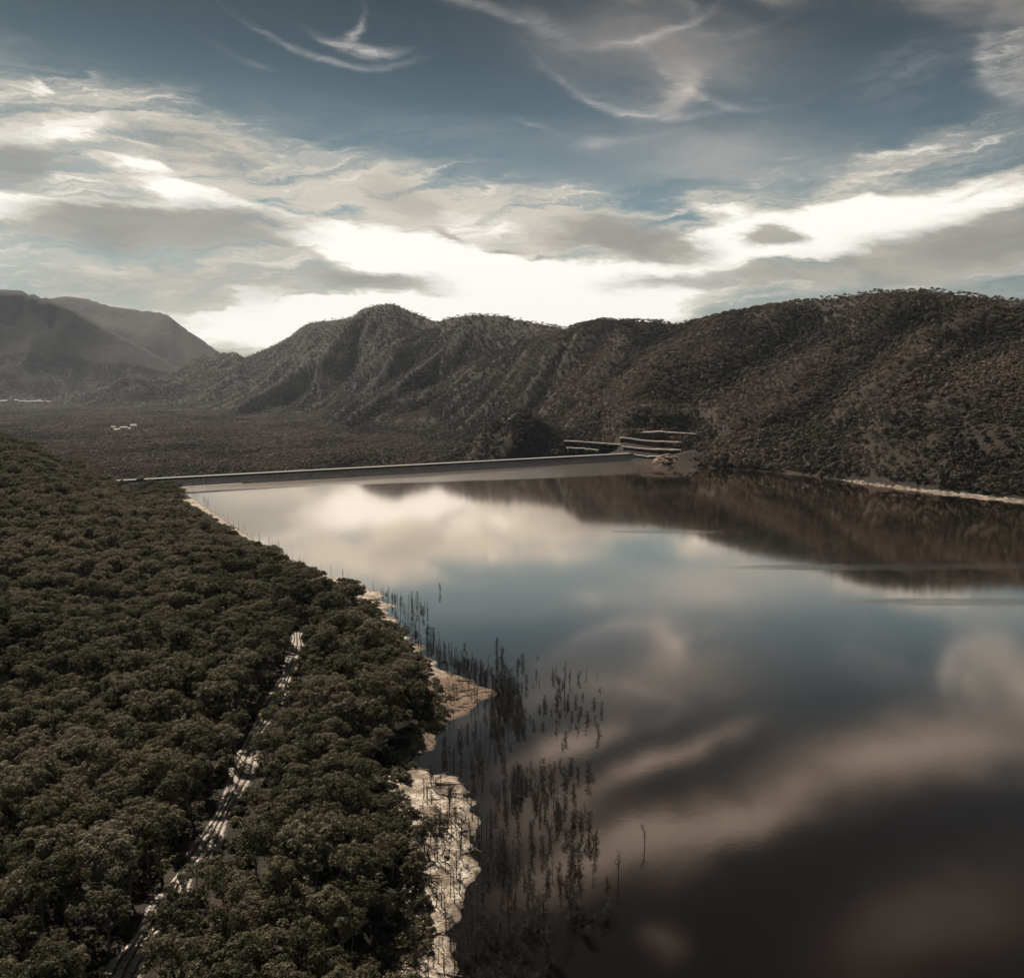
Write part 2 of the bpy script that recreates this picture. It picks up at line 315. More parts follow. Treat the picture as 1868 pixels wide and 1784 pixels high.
def height(x, y):
    x = np.asarray(x, dtype=float); y = np.asarray(y, dtype=float)
    U = x / np.maximum(y, 1.0)
    s = dam_s(x, y)
    z = -5 + (-37) * sstep(4, 55, s) + 2.5 * (fbm(x / 90, y / 90, 3, 2) - 0.5) + 5 * sstep(2000, 5000, y) * fbm(x / 500, y / 500, 3, 9)
    # left bank
    d = shore_x(y) - x
    d = d + 13 * (fbm(x / 8, y / 8, 4, 61) - 0.5) * sstep(650, 300, y)
    k = 0.055 + 0.065 * sstep(150, 600, y)
    bank = 1.3 * (1 - np.exp(-np.maximum(d, 0) / 14)) + k * np.maximum(d - 9, 0) + 4.0 * (fbm(x / 60, y / 60, 3, 4) - 0.5) * sstep(15, 70, d)
    farb = np.interp(d, [0, 8, 66, 103, 132, 165, 400], [0, 0.9, 2.2, 14, 31, 38, 70]) + 2.5 * (fbm(x / 50, y / 50, 3, 6) - 0.5) * sstep(15, 70, d)
    bank = bank + (farb - bank) * sstep(380, 680, y)
    bank = np.where(d > 0, bank, np.maximum(d * 0.10, -6)) + 0.75 * (fbm(x / 3.4, y / 3.4, 3, 63) - 0.5) * sstep(-10, -3, d) * (1 - sstep(8, 22, d)) * sstep(650, 420, y)
    hump = 1 - sstep(770, 1000, y)
    bank = (bank + 42) * hump - 42
    z = np.where(d > -60, np.maximum(z, bank), z)
    # right range
    foot = sum(np.interp(U + e_, FU, FY) for e_ in (-.012, -.006, 0, .006, .012)) / 5; cy_ = sum(np.interp(U + e_, CR[0], CR[1]) for e_ in (-.02, -.01, 0, .01, .02)) / 5; cz = np.interp(U, CR[0], CR[2])
    z0 = np.where(U > U1, 0.0, -42 * sstep(U1, U1 - 0.06, U) if False else -42 * (1 - sstep(U1 - 0.06, U1, U)))
    t = (y - foot) / np.maximum(cy_ - foot, 50)
    e = 1.55 - 0.6 * sstep(-0.1, 0.25, U)
    tc_ = np.clip(t, 0, 1)
    up = z0 + (cz - z0) * tc_ ** e
    side = U > U1 - 0.02
    amp = np.clip(4 * tc_ * (1 - tc_), 0, 1) * np.clip((cz - z0), 0, 500)
    sx = x - 0.55 * y + 420 * (fbm(x / 460, y / 460, 4, 24) - 0.5)
    rn = ridged(sx / 330, y / 900, 4, 21) - 0.55 + 0.55 * (ridged((x - 0.9 * y) / 520, (y + 0.3 * x) / 800, 3, 27) - 0.55)
    up = up + 0.36 * amp * rn + amp * 0.24 * (fbm(x / 150, y / 150, 4, 33) - 0.5)
    up = np.where(t > 1, cz - (t - 1) * (cy_ - foot) * 0.5, up)
    low = np.where(side & (t < 0), np.maximum((y - foot) * 0.12, -5), -60.0)
    inr = (U > CR[0][0] - 0.02) & (y > 0)
    rr_ = np.where(t >= 0, up, low)
    for P, sl in SPURS:
        dd, zz = seg_dist(x, y, P)
        wob = 1 + 0.5 * (fbm(x / 70, y / 70, 3, 41) - 0.5)
        rr_ = np.where((t > -0.4) & (t < 1.0), np.maximum(rr_, zz - 6 - 70 * sstep(0.03, -0.25, t) - sl * dd * wob - 0.0012 * dd * dd + 5 * np.exp(-(dd / 15) ** 2)), rr_)
    for P, dep, wd in GULL:
        dd, zz = seg_dist(x, y, P)
        rr_ = rr_ - dep * np.exp(-(dd / wd) ** 2) * np.clip(tc_ * 5, 0, 1) * np.clip((1 - tc_) * 6, 0, 1)
    kz = np.where(side & (t >= 0), np.maximum(rr_, 0.15 + 0.10 * np.clip(y - foot, 0, 40)), rr_)
    z = np.where(inr & ((t >= -0.4) | side), np.maximum(z, kz), z)
    dd, zz = seg_dist(x, y, KNOLL)
    z = np.where(dd < 260, np.maximum(z, zz - 6 - 0.5 * dd * (1 + 0.5 * (fbm(x / 40, y / 40, 3, 44) - 0.5)) - 0.001 * dd * dd), z)
    # far ranges on the left
    for T, f0, e2 in ((FAR1, 5300, 1.6), (FAR2, 6300, 1.35)):
        cy2 = np.interp(U, T[0], T[1]); cz2 = np.interp(U, T[0], T[2])
        t2 = (y - f0) / (cy2 - f0); t3 = np.clip(t2, 0, 1)
        u2 = -38 + (cz2 + 38) * t3 ** e2 + (cz2 + 38) * 0.5 * 4 * t3 * (1 - t3) * (ridged((x + .3 * y) / 1100, y / 2600, 4, 51) - 0.55)
        u2 = np.where(t2 > 1, cz2 - (y - cy2) * 0.45, u2)
        z = np.where((t2 > 0) & (U < T[0][-1] + .03), np.maximum(z, u2), z)
    cap = 2.0 + np.maximum(y - 1080, 0) * 0.19 + 300 * (1 - sstep(-60, 66, x)) + 400 * sstep(236, 400, x) + 160 * sstep(1188, 1330, y)
    z = np.where((y > 1050) & (y < 1330), np.minimum(z, cap), z)
    dt = dam_t(x, y)
    z = np.where((np.abs(s - 8) < 60) & (dt > 8) & (dt < np.linalg.norm(DB - DA) - 6), np.minimum(z, np.where(s < 6, -2.0 - 0 * z, -6.0)), z)
    return z

# ------------------------------------------------------------------ materials
def new_mat(name):
    m = bpy.data.materials.new(name); m.use_nodes = True
    b = m.node_tree.nodes['Principled BSDF']; return m, m.node_tree, b, G(m.node_tree)
def pos(nt_): return node(nt_, 'ShaderNodeNewGeometry').outputs['Position']
def simple(name, c1_, c2_, scale=0.5, rough=0.9, bump=0.0, bscale=2.0, obj_co=False, detail=5):
    m, t, b, q = new_mat(name)
    v = node(t, 'ShaderNodeTexCoord').outputs['Object'] if obj_co else pos(t)
    n = q.noise(v, scale, detail, 0.6)
    t.links.new(q.mix(q.mr(n, 0.35, 0.65), c1_, c2_), b.inputs['Base Color'])
    b.inputs['Roughness'].default_value = rough; b.inputs['Specular IOR Level'].default_value = 0.2
    if bump:
        bn = node(t, 'ShaderNodeBump'); bn.inputs['Strength'].default_value = 1.0; bn.inputs['Distance'].default_value = bump
        t.links.new(q.noise(v, bscale, 5, 0.65), bn.inputs['Height']); t.links.new(bn.outputs[0], b.inputs['Normal'])
    return m

def leaf_mat(name, tones, transl=0.33, inst=False):
    m, t, b, q = new_mat(name)
    oi = node(t, 'ShaderNodeObjectInfo')
    zone = q.noise(oi.outputs['Location'], 0.006, 3, 0.6)
    r = q.m('ADD', q.m('MULTIPLY', oi.outputs['Random'], 0.62), q.m('MULTIPLY', q.mr(zone, 0.35, 0.65), 0.38))
    if inst:
        ta = node(t, 'ShaderNodeAttribute', attribute_type='INSTANCER', attribute_name='tint')
        r = q.m('ADD', q.m('MULTIPLY', oi.outputs['Random'], 0.35), q.m('MULTIPLY', ta.outputs['Fac'], 0.65))
    c = q.ramp(r, tones)
    n = q.noise(pos(t), 0.9, 2, 0.5)
    c = q.mix(1.0, c, q.mix(q.mr(n, 0.3, 0.7), (0.72, 0.74, 0.76), (1.25, 1.2, 1.1)), 'MULTIPLY')
    t.links.new(c, b.inputs['Base Color']); b.inputs['Roughness'].default_value = 0.75; b.inputs['Specular IOR Level'].default_value = 0.12
    tr = node(t, 'ShaderNodeBsdfTranslucent'); t.links.new(c, tr.inputs['Color'])
    mx = node(t, 'ShaderNodeMixShader'); mx.inputs[0].default_value = transl
    out = t.nodes['Material Output']
    t.links.new(b.outputs[0], mx.inputs[1]); t.links.new(tr.outputs[0], mx.inputs[2]); t.links.new(mx.outputs[0], out.inputs['Surface'])
    return m
M_GUM = leaf_mat('gum_leaves', [(0.0, (0.060, 0.056, 0.036)), (0.3, (0.110, 0.105, 0.064)), (0.55, (0.165, 0.150, 0.095)), (0.8, (0.220, 0.200, 0.145)), (1.0, (0.270, 0.210, 0.140))])
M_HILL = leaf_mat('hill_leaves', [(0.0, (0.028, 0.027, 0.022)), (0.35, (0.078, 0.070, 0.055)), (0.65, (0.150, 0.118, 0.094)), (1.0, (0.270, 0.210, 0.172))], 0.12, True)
M_BARK = simple('gum_bark', (0.09, 0.075, 0.065), (0.24, 0.21, 0.18), 1.5)
M_DEAD = simple('dead_wood', (0.016, 0.014, 0.014), (0.085, 0.074, 0.066), 1.2)
M_LOG = simple('weathered_log', (0.10, 0.08, 0.065), (0.30, 0.26, 0.22), 1.5)
M_LITTER = simple('driftwood', (0.05, 0.038, 0.030), (0.16, 0.12, 0.09), 0.8)

# the ground: brush-coloured earth, pale sand along the lake, bare grit
def ground_mat():
    m, t, b, q = new_mat('ground_earth')
    p = pos(t)
    n1 = q.noise(p, 0.02, 5, 0.6); n2 = q.noise(p, 0.35, 5, 0.65); n3 = q.noise(p, 1.6, 4, 0.6)
    brush = q.mix(q.mr(n1, 0.4, 0.62), (0.034, 0.030, 0.023), (0.070, 0.054, 0.042))
    brush = q.mix(q.mr(n2, 0.35, 0.65, 0.0, 0.75), brush, (0.030, 0.027, 0.022))
    sand = q.mix(q.mr(n2, 0.40, 0.60), (0.70, 0.61, 0.50), (0.42, 0.335, 0.26))
    sand = q.mix(q.mr(n3, 0.54, 0.62), sand, (0.10, 0.085, 0.06))
    sand = q.mix(q.mr(q.noise(p, 0.13, 4, 0.6), 0.47, 0.62, 0.0, 0.8), sand, (0.19, 0.14, 0.10))
    wet = node(t, 'ShaderNodeSeparateXYZ'); t.links.new(p, wet.inputs[0])
    ha, hb = at_z(830, 1290); dh = q.m('ADD', q.m('POWER', q.m('DIVIDE', q.m('SUBTRACT', wet.outputs[0], ha), 26.0), 2.0), q.m('POWER', q.m('DIVIDE', q.m('SUBTRACT', wet.outputs[1], hb - 4), 34.0), 2.0))
    sand = q.mix(q.mr(q.m('ADD', dh, q.m('MULTIPLY', q.m('SUBTRACT', n2, 0.5), 1.2)), 1.1, 0.6, 0.0, 0.85), sand, q.mix(q.mr(n3, 0.4, 0.6), (0.22, 0.135, 0.09), (0.10, 0.07, 0.05)))
    sand = q.mix(q.mr(wet.outputs[2], 0.22, 0.02, 0.0, 0.75), sand, (0.15, 0.12, 0.095))
    a = node(t, 'ShaderNodeAttribute', attribute_name='sand')
    fac = q.mr(q.m('ADD', a.outputs['Fac'], q.m('MULTIPLY', q.m('SUBTRACT', n2, 0.5), 0.7)), 0.42, 0.58)
    t.links.new(q.mix(fac, brush, sand), b.inputs['Base Color']); b.inputs['Roughness'].default_value = 0.95
    b.inputs['Specular IOR Level'].default_value = 0.1
    h = q.m('ADD', q.m('MULTIPLY', n2, 0.7), q.m('MULTIPLY', n3, 0.25))
    bn = node(t, 'ShaderNodeBump'); bn.inputs['Distance'].default_value = 1.2; t.links.new(h, bn.inputs['Height']); t.links.new(bn.outputs[0], b.inputs['Normal'])
    return m
M_GROUND = ground_mat()

# ------------------------------------------------------------------ terrain: one sheet
ny, nx = 640, 760
ys = np.concatenate([np.linspace(-60, 100, 12)[:-1], 100 * (12500 / 100) ** (np.linspace(0, 1, ny - 11))])
us = np.linspace(-1.25, 1.25, nx)
YY, UU = np.meshgrid(ys, us, indexing='ij')
XX = UU * (YY + 170) * 0.86
ZZ = height(XX, YY)
V = np.stack([XX, YY, ZZ], -1).reshape(-1, 3)
ii = (np.arange(ny - 1)[:, None] * nx + np.arange(nx - 1)[None, :]).ravel()
Fq = np.stack([ii, ii + 1, ii + nx + 1, ii + nx], -1)
me = mesh_from('terrain', V, Fq, M_GROUND, smooth=True)
dsh = shore_x(YY) - XX
EDGE = [at_z(*p) for p in [(690, 2300, 9), (690, 1900, 9), (700, 1784, 9), (712, 1700, 9), (728, 1620, 9), (742, 1540, 9), (752, 1450, 9), (708, 1385, 9), (730, 1320, 9), (778, 1270, 9), (782, 1230, 9), (752, 1165, 9), (716, 1118, 9), (688, 1088, 9), (575, 1046, 9), (456, 985, 9), (392, 942, 9), (318, 900, 9)]]
EY = np.array([p[1] for p in EDGE]); EX = np.array([p[0] for p in EDGE])
def edge_x(y): return np.interp(y, EY, EX) + 5.0 * (fbm(y / 14.0, y * 0 + 8.1, 3, 15) - 0.5)
sandm = np.where(YY < 800, sstep(-4, 3, XX - edge_x(YY)), 0) * (dsh > -30)
footg = np.interp(XX / np.maximum(YY, 1), FU, FY)
rshore = (XX / np.maximum(YY, 1) > (1535 - CX) / F) & (YY > 100)
att = me.attributes.new('sand', 'FLOAT', 'POINT'); att.data.foreach_set('value', sandm.astype(np.float32).ravel())
terr = tag(obj('terrain', me), 'brush covered hills and valley ground with a pale sandy shore', 'terrain', kind='structure')

V = []; Fc = []; n_ = 0
for k in range(241):
    px_ = 1538 + (2700 - 1538) * k / 240; u_ = (px_ - CX) / F; yf = float(np.interp(u_, FU, FY)); wd = 3.6 + 3.2 * math.sin(k * .6) * math.sin(k * .17 + 1) + rnd.uniform(-.8, .8)
    for q0, (dy_, z_) in enumerate(((-6, -0.5), (-1, 0.5), (wd * .5, 1.3), (wd, 2.0), (wd + 3, 0.4))):
        V.append((u_ * (yf + dy_) , yf + dy_, z_ + (0.2 * rnd.uniform(-1, 1) if q0 else 0)))
Fc = [(k * 5 + c, (k + 1) * 5 + c, (k + 1) * 5 + c + 1, k * 5 + c + 1) for k in range(240) for c in range(4)]
tag(obj('sandy_shore', mesh_from('sandy_shore', V, Fc, simple('shore_sand', (0.12, 0.10, 0.08), (0.36, 0.30, 0.25), 0.22), True)), 'thin pale sandy strip at the foot of the right hillside', 'shore', kind='structure')
# ------------------------------------------------------------------ water
def water_mat():
    m, t, b, q = new_mat('lake_water')
    p = pos(t); sp = node(t, 'ShaderNodeSeparateXYZ'); t.links.new(p, sp.inputs[0])
    X, Y = sp.outputs[0], sp.outputs[1]
    wn = q.noise(p, 0.012, 3, 0.5)
    s = q.m('ADD', q.m('MULTIPLY', q.m('SUBTRACT', X, float(DA[0])), float(DN[0])), q.m('MULTIPLY', q.m('SUBTRACT', Y, float(DA[1])), float(DN[1])))
    tt_ = q.m('ADD', q.m('MULTIPLY', q.m('SUBTRACT', X, float(DA[0])), float(DT[0])), q.m('MULTIPLY', q.m('SUBTRACT', Y, float(DA[1])), float(DT[1])))
    # breeze-ruffled belt below the dam, narrowing to the right
    wid = q.m('MULTIPLY', q.mr(tt_, 40, 420, 45, 118), q.mr(tt_, 600, 470, 0.0, 1.0))
    sw = q.m('ADD', s, q.m('ADD', wid, q.m('MULTIPLY', q.m('SUBTRACT', wn, 0.5), 20)))
    band = q.mr(sw, -5, 9)
    def patch(px, py, lx, ly, rot, k=1.0):
        cx_, cy_ = at_z(px, py)
        c_, s_ = math.cos(rot), math.sin(rot)
        a = q.m('SUBTRACT', X, cx_); bb = q.m('SUBTRACT', Y, cy_)
        u = q.m('DIVIDE', q.m('ADD', q.m('MULTIPLY', a, c_), q.m('MULTIPLY', bb, s_)), lx)
        v = q.m('DIVIDE', q.m('SUBTRACT', q.m('MULTIPLY', bb, c_), q.m('MULTIPLY', a, s_)), ly)
        r2 = q.m('ADD', q.m('MULTIPLY', u, u), q.m('MULTIPLY', v, v))
        r2 = q.m('ADD', r2, q.m('MULTIPLY', q.m('SUBTRACT', q.noise(p, 0.05, 4, 0.65), 0.5), 1.6))
        return q.m('MULTIPLY', q.mr(r2, 1.25, 0.6), k)
    patches = q.m('MAXIMUM', patch(1620, 1034, 95, 8, 0.02, 0.5), patch(1800, 1098, 70, 7, 0.0, 0.4))
    patches = q.m('MAXIMUM', patches, patch(1230, 970, 40, 7, 0.0, 0.35))
    ruff = patches
    bn = node(t, 'ShaderNodeBump'); bn.inputs['Distance'].default_value = 0.05
    rip = q.m('ADD', q.noise(p, 0.35, 4, 0.6), q.m('MULTIPLY', q.noise(p, 1.4, 3, 0.6), 0.25))
    t.links.new(rip, bn.inputs['Height'])
    ruff = q.m('MULTIPLY', ruff, q.mr(q.noise(q.comb(q.m('MULTIPLY', X, 0.02), q.m('MULTIPLY', Y, 0.14)), 1.0, 5, 0.7), 0.3, 0.62, 0.35, 1.0))
    ruff = q.m('MAXIMUM', ruff, q.m('MULTIPLY', band, 0.95))
    t.links.new(q.m('ADD', 0.10, q.m('MULTIPLY', ruff, 0.5)), bn.inputs['Strength'])
    gl = node(t, 'ShaderNodeBsdfGlossy'); gl.inputs['Color'].default_value = (1.0, 0.885, 0.785, 1)
    t.links.new(bn.outputs[0], gl.inputs['Normal']); t.links.new(q.m('ADD', 0.055, q.m('MULTIPLY', ruff, 0.15)), gl.inputs['Roughness'])
    df = node(t, 'ShaderNodeBsdfDiffuse'); df.inputs['Color'].default_value = (0.007, 0.0055, 0.005, 1)
    lw = node(t, 'ShaderNodeFresnel'); lw.inputs['IOR'].default_value = 2.4
    fac = q.mr(lw.outputs[0], 0.19, 0.35, 0.08, 0.97, smooth=False)
    fac = q.m('MULTIPLY', fac, q.m('SUBTRACT', 1.0, q.m('MULTIPLY', ruff, 0.22)))
    mx = node(t, 'ShaderNodeMixShader'); t.links.new(fac, mx.inputs[0]); t.links.new(df.outputs[0], mx.inputs[1]); t.links.new(gl.outputs[0], mx.inputs[2])
    t.links.new(mx.outputs[0], t.nodes['Material Output'].inputs['Surface'])
    return m
DLe = DA - DT * 40; DRi = DB + DT * 60
wpts = [(-150, -300), (1500, -300), (1500, DRi[1] + 30), (DRi[0], DRi[1]), (DB[0], DB[1]), (DA[0], DA[1]), (DLe[0], DLe[1]), (-330, 640), (-240, 440), (-130, 250), (-70, 120)]
wpts = [(x, y, 0.0) for x, y in wpts]
tag(obj('lake_water', mesh_from('lake_water', wpts, [list(range(len(wpts)))], water_mat())), 'still grey lake mirroring the sky and the hills', 'water', kind='structure')

# ------------------------------------------------------------------ plants: shapes
def tube(V, Fc, pts, rad, n=5):
    pts = np.asarray(pts, float); base = len(V)
    for i, p in enumerate(pts):
        d = pts[min(i + 1, len(pts) - 1)] - pts[max(i - 1, 0)]; d /= np.linalg.norm(d) + 1e-9
        a = np.cross(d, (0, 0, 1.0)) if abs(d[2]) < 0.9 else np.cross(d, (1.0, 0, 0)); a /= np.linalg.norm(a); b = np.cross(d, a)
        for k in range(n):
            th = 2 * math.pi * k / n; V.append(p + rad[i] * (math.cos(th) * a + math.sin(th) * b))
    for i in range(len(pts) - 1):
        for k in range(n):
            k2 = (k + 1) % n; o = base + i * n
            Fc.append((o + k, o + k2, o + n + k2, o + n + k))
    Fc.append(tuple(base + k for k in range(n))[::-1]); e = base + (len(pts) - 1) * n
    Fc.append(tuple(e + k for k in range(n)))

def crown_mesh(name, mat, rs, rx=5.0, rz=3.2, h=14.0, lobes=26, leaves=90, lr=(1.2, 1.9), size=0.45, jit=0.27):
    """A gum crown: many domed lobes, each a shell of leaf clumps; they sit on the limb ends."""
    Vs = []; cs = []
    for i in range(lobes):
        for _ in range(30):
            v = rs.normal(size=3); v /= np.linalg.norm(v)
            if v[2] > -0.25: break
        k = rs.uniform(0.55, 1.0)
        c = np.array([v[0] * rx * k, v[1] * rx * k, h - rz + v[2] * rz * k * 1.1 + rs.uniform(-.4, .4)])
        cs.append(c); r = rs.uniform(*lr)
        n = int(leaves * (r / lr[1]) ** 2)
        d = rs.normal(size=(n, 3)); d[:, 2] = np.abs(d[:, 2]) * 0.9 - 0.25 * rs.random(n); d /= np.linalg.norm(d, axis=1)[:, None]
        pc = c + d * np.array([r, r, r * 0.72]) * (0.82 + 0.22 * rs.random(n))[:, None]
        nr = d + rs.normal(size=(n, 3)) * jit; nr /= np.linalg.norm(nr, axis=1)[:, None]
        a = np.cross(nr, rs.normal(size=(n, 3))); a /= np.linalg.norm(a, axis=1)[:, None]; b = np.cross(nr, a)
        s = size * (0.6 + 0.8 * rs.random(n))[:, None]
        quad = np.stack([pc - a * s, pc - b * s * .62, pc + a * s, pc + b * s * .62], 1)
        Vs.append(quad.reshape(-1, 3))
    V = np.concatenate(Vs); Fq = np.arange(len(V)).reshape(-1, 4)
    return mesh_from(name, V, Fq, mat), cs
def trunk_mesh(name, cs, rs, h=14.0, rz=3.2, mat=None):
    V = []; Fc = []
    fork = np.array([rs.uniform(-.5, .5), rs.uniform(-.5, .5), h * 0.45])
    tube(V, Fc, [(0, 0, -1.5), (0.1, 0, h * .2), fork], [0.36, 0.30, 0.22], 6)
    order = sorted(range(len(cs)), key=lambda i: rs.random())[:7]
    for i in order:
        c = cs[i]; mid = fork * .45 + c * .55 + np.array([0, 0, -0.8])
        tube(V, Fc, [fork - (0, 0, .3), mid, c], [0.15, 0.09, 0.04], 4)
    return mesh_from(name, V, Fc, mat or M_BARK)
NEAR = []
for k in range(9):
    rs = np.random.default_rng(100 + k)
    hh = rs.uniform(12.5, 16.5); rx = rs.uniform(3.9, 5.6); rz = rs.uniform(2.6, 4.0)
    cm, cs = crown_mesh('gum_crown', M_GUM, rs, rx, rz, hh, int((30 + rx * 3) * (0.62 if k in (3, 7) else 1)), 84, (0.75, 1.5), 0.30)
    NEAR.append((cm, trunk_mesh('gum_trunk', cs, rs, hh, rz)))

# dead drowned trees
def dead_meshes(k):
    rs = np.random.default_rng(300 + k); h = rs.uniform(8, 13); V = []; Fc = []
    lean = rs.normal(size=2) * 0.42; n = 7
    pts = [np.array([lean[0] * (i / (n - 1)) ** 2 * 1.6 + 0.05 * rs.normal(), lean[1] * (i / (n - 1)) ** 2 * 1.6 + 0.05 * rs.normal(), -1.5 + (h + 1.5) * i / (n - 1)]) for i in range(n)]
    r0 = rs.uniform(0.17, 0.27)
    tube(V, Fc, pts, [r0 * (1 - 0.78 * i / (n - 1)) for i in range(n)], 5)
    TV = []; TF = []
    kind = k % 4
    nb = (8, 26, 75, 44)[kind]
    for b in range(nb):
        f = rs.uniform(0.35 if kind != 2 else 0.22, 0.98); j = f * (n - 1); i0 = int(j); p = pts[i0] + (pts[min(i0 + 1, n - 1)] - pts[i0]) * (j - i0)
        th = rs.uniform(0, 6.28); ln = rs.uniform(0.7, 2.5) * (1.25 - 0.8 * abs(f - 0.55)) * (1.0 if kind != 1 else .7)
        up = rs.uniform(-0.1, 1.0); dd = np.array([math.cos(th), math.sin(th), up]); dd /= np.linalg.norm(dd)
        mid = p + dd * ln * .55 + rs.normal(size=3) * .1; end = p + dd * ln + np.array([0, 0, rs.uniform(-.2, .6)])
        tube(TV, TF, [p, mid, end], [0.08, 0.055, 0.03], 3)
        if kind >= 2:
            for _ in range(3):
                e2 = mid + rs.normal(size=3) * 0.5; tube(TV, TF, [mid, e2], [0.045, 0.025], 3)
    tm = mesh_from('dead_trunk', V, Fc, M_DEAD); bm_ = mesh_from('dead_branches', TV, TF, M_DEAD)
    return tm, bm_
DEAD = [dead_meshes(k) for k in range(12)]

# low detail trees for the distance
FARC = bpy.data.collections.new('far_tree_shapes')
def far_shape(k, mat, lobes, leaves, size):
    rs = np.random.default_rng(500 + k)
    cm, cs = crown_mesh('far_crown', mat, rs, rs.uniform(3.2, 4.6), rs.uniform(2.6, 3.6), rs.uniform(6.5, 8.0), lobes, leaves, (1.3, 2.3), size, 0.16)
    return bpy.data.objects.new('far_crown_%02d' % k, cm)
for k in range(6): FARC.objects.link(far_shape(k, M_HILL, 10, 26, 0.72))
MIDC = bpy.data.collections.new('gum_tree_shapes')
for k, (cm, tm) in enumerate(NEAR):
    # crown and trunk in one mesh for the scattered forest
    a = bpy.data.meshes.new('gum_whole'); import bmesh
    bm = bmesh.new(); bm.from_mesh(cm); n0 = len(bm.faces); bm.from_mesh(tm); bm.faces.ensure_lookup_table()
    for f in bm.faces[n0:]: f.material_index = 1
    bm.to_mesh(a); bm.free(); a.materials.append(M_GUM); a.materials.append(M_BARK)
    MIDC.objects.link(bpy.data.objects.new('gum_whole_%02d' % k, a))
DEADC = bpy.data.collections.new('dead_tree_shapes')
for k, (tm, bm_) in enumerate(DEAD):
    a = bpy.data.meshes.new('dead_whole'); bm = bmesh.new(); bm.from_mesh(tm); bm.from_mesh(bm_); bm.to_mesh(a); bm.free(); a.materials.append(M_DEAD)
    DEADC.objects.link(bpy.data.objects.new('dead_whole_%02d' % k, a))

def scatter(name, P, rot, scl, idx, coll, mat, tint=None):
    n = len(P); me = bpy.data.meshes.new(name); me.vertices.add(n); me.vertices.foreach_set('co', P.astype(np.float32).ravel())
    a = me.attributes.new('turn', 'FLOAT_VECTOR', 'POINT'); a.data.foreach_set('vector', rot.astype(np.float32).ravel())
    a = me.attributes.new('grow', 'FLOAT_VECTOR', 'POINT'); a.data.foreach_set('vector', scl.astype(np.float32).ravel())
    a = me.attributes.new('which', 'INT', 'POINT'); a.data.foreach_set('value', idx.astype(np.int32))
    if tint is not None: a = me.attributes.new('tint', 'FLOAT', 'POINT'); a.data.foreach_set('value', tint.astype(np.float32))
    me.materials.append(mat); me.update()
    o = obj(name, me)
    ng = bpy.data.node_groups.new(name + '_nodes', 'GeometryNodeTree')
    ng.interface.new_socket('Geometry', in_out='INPUT', socket_type='NodeSocketGeometry'); ng.interface.new_socket('Geometry', in_out='OUTPUT', socket_type='NodeSocketGeometry')
    a = node(ng, 'NodeGroupInput'); b = node(ng, 'NodeGroupOutput'); ip = node(ng, 'GeometryNodeInstanceOnPoints')
    ci = node(ng, 'GeometryNodeCollectionInfo', transform_space='ORIGINAL'); ci.inputs[0].default_value = coll; ci.inputs[1].default_value = True; ci.inputs[2].default_value = True
    def na(nm, dt): x = node(ng, 'GeometryNodeInputNamedAttribute', data_type=dt); x.inputs[0].default_value = nm; return x.outputs[0]
    er = node(ng, 'FunctionNodeEulerToRotation')
    l = ng.links; l.new(na('turn', 'FLOAT_VECTOR'), er.inputs[0]); l.new(a.outputs[0], ip.inputs['Points']); l.new(ci.outputs[0], ip.inputs['Instance'])
    ip.inputs['Pick Instance'].default_value = True
    l.new(na('which', 'INT'), ip.inputs['Instance Index']); l.new(er.outputs[0], ip.inputs['Rotation']); l.new(na('grow', 'FLOAT_VECTOR'), ip.inputs['Scale']); l.new(ip.outputs[0], b.inputs[0])
    md = o.modifiers.new('scatter', 'NODES'); md.node_group = ng
    return o

def jitter_grid(x0, x1, y0, y1, sp, rs, j=0.42):
    gx, gy = np.meshgrid(np.arange(x0, x1, sp), np.arange(y0, y1, sp * 0.92))
    gx = gx + (np.arange(gx.shape[0])[:, None] % 2) * sp / 2
    return (gx + rs.uniform(-j, j, gx.shape) * sp).ravel(), (gy + rs.uniform(-j, j, gy.shape) * sp).ravel()

# ------------------------------------------------------------------ left forest
rs = np.random.default_rng(3)
x, y = jitter_grid(-700, 40, 60, 1100, 5.3, rs)
d_in = edge_x(y) - x
hz_ = height(x, y)
keep = (d_in > 2.5) & (hz_ > 0.6) & (track_d(x - 1.2, y) > 2.4 + 2.6 * sstep(215, 170, y) + 5.2 * sstep(0.40, 0.60, fbm(x / 13, y / 13, 2, 91)) + rs.random(len(x)))
keep &= ~((dam_s(x, y) > -52) & (dam_s(x, y) < 60) & (dam_t(x, y) > -62))
keep &= (y < 800) | (x < -360)
x, y, hz_ = x[keep], y[keep], hz_[keep]
P = np.stack([x, y, hz_ - 0.2], -1)
px, py, w = project(P + np.array([0, 0, 10.0]))
inv = (px > -120) & (px < 1990) & (py < 1960) & (w > 10)
P = P[inv]; px = px[inv]; py = py[inv]; w = w[inv]
var = rs.integers(0, 9, len(P)); turn = rs.uniform(0, 6.28, len(P)); sc = rs.uniform(0.58, 1.08, len(P))
patchn = fbm(P[:, 0] / 26, P[:, 1] / 26, 3, 77)
sc *= 0.60 + 0.48 * patchn
dE = edge_x(P[:, 1]) - P[:, 0]
sc *= 0.66 + 0.34 * sstep(0, 16, dE)
inside = (px > 5) & (px < 1863) & (py > 5) & (py < 1800)
order = np.argsort(np.where(inside, w / sc, 1e9))
pick = order[:298]; rest = np.setdiff1d(np.arange(len(P)), pick)
def track_side(p):
    tx = np.interp(p[1], TRK[:, 1], TRK[:, 0]); return p[0] - tx
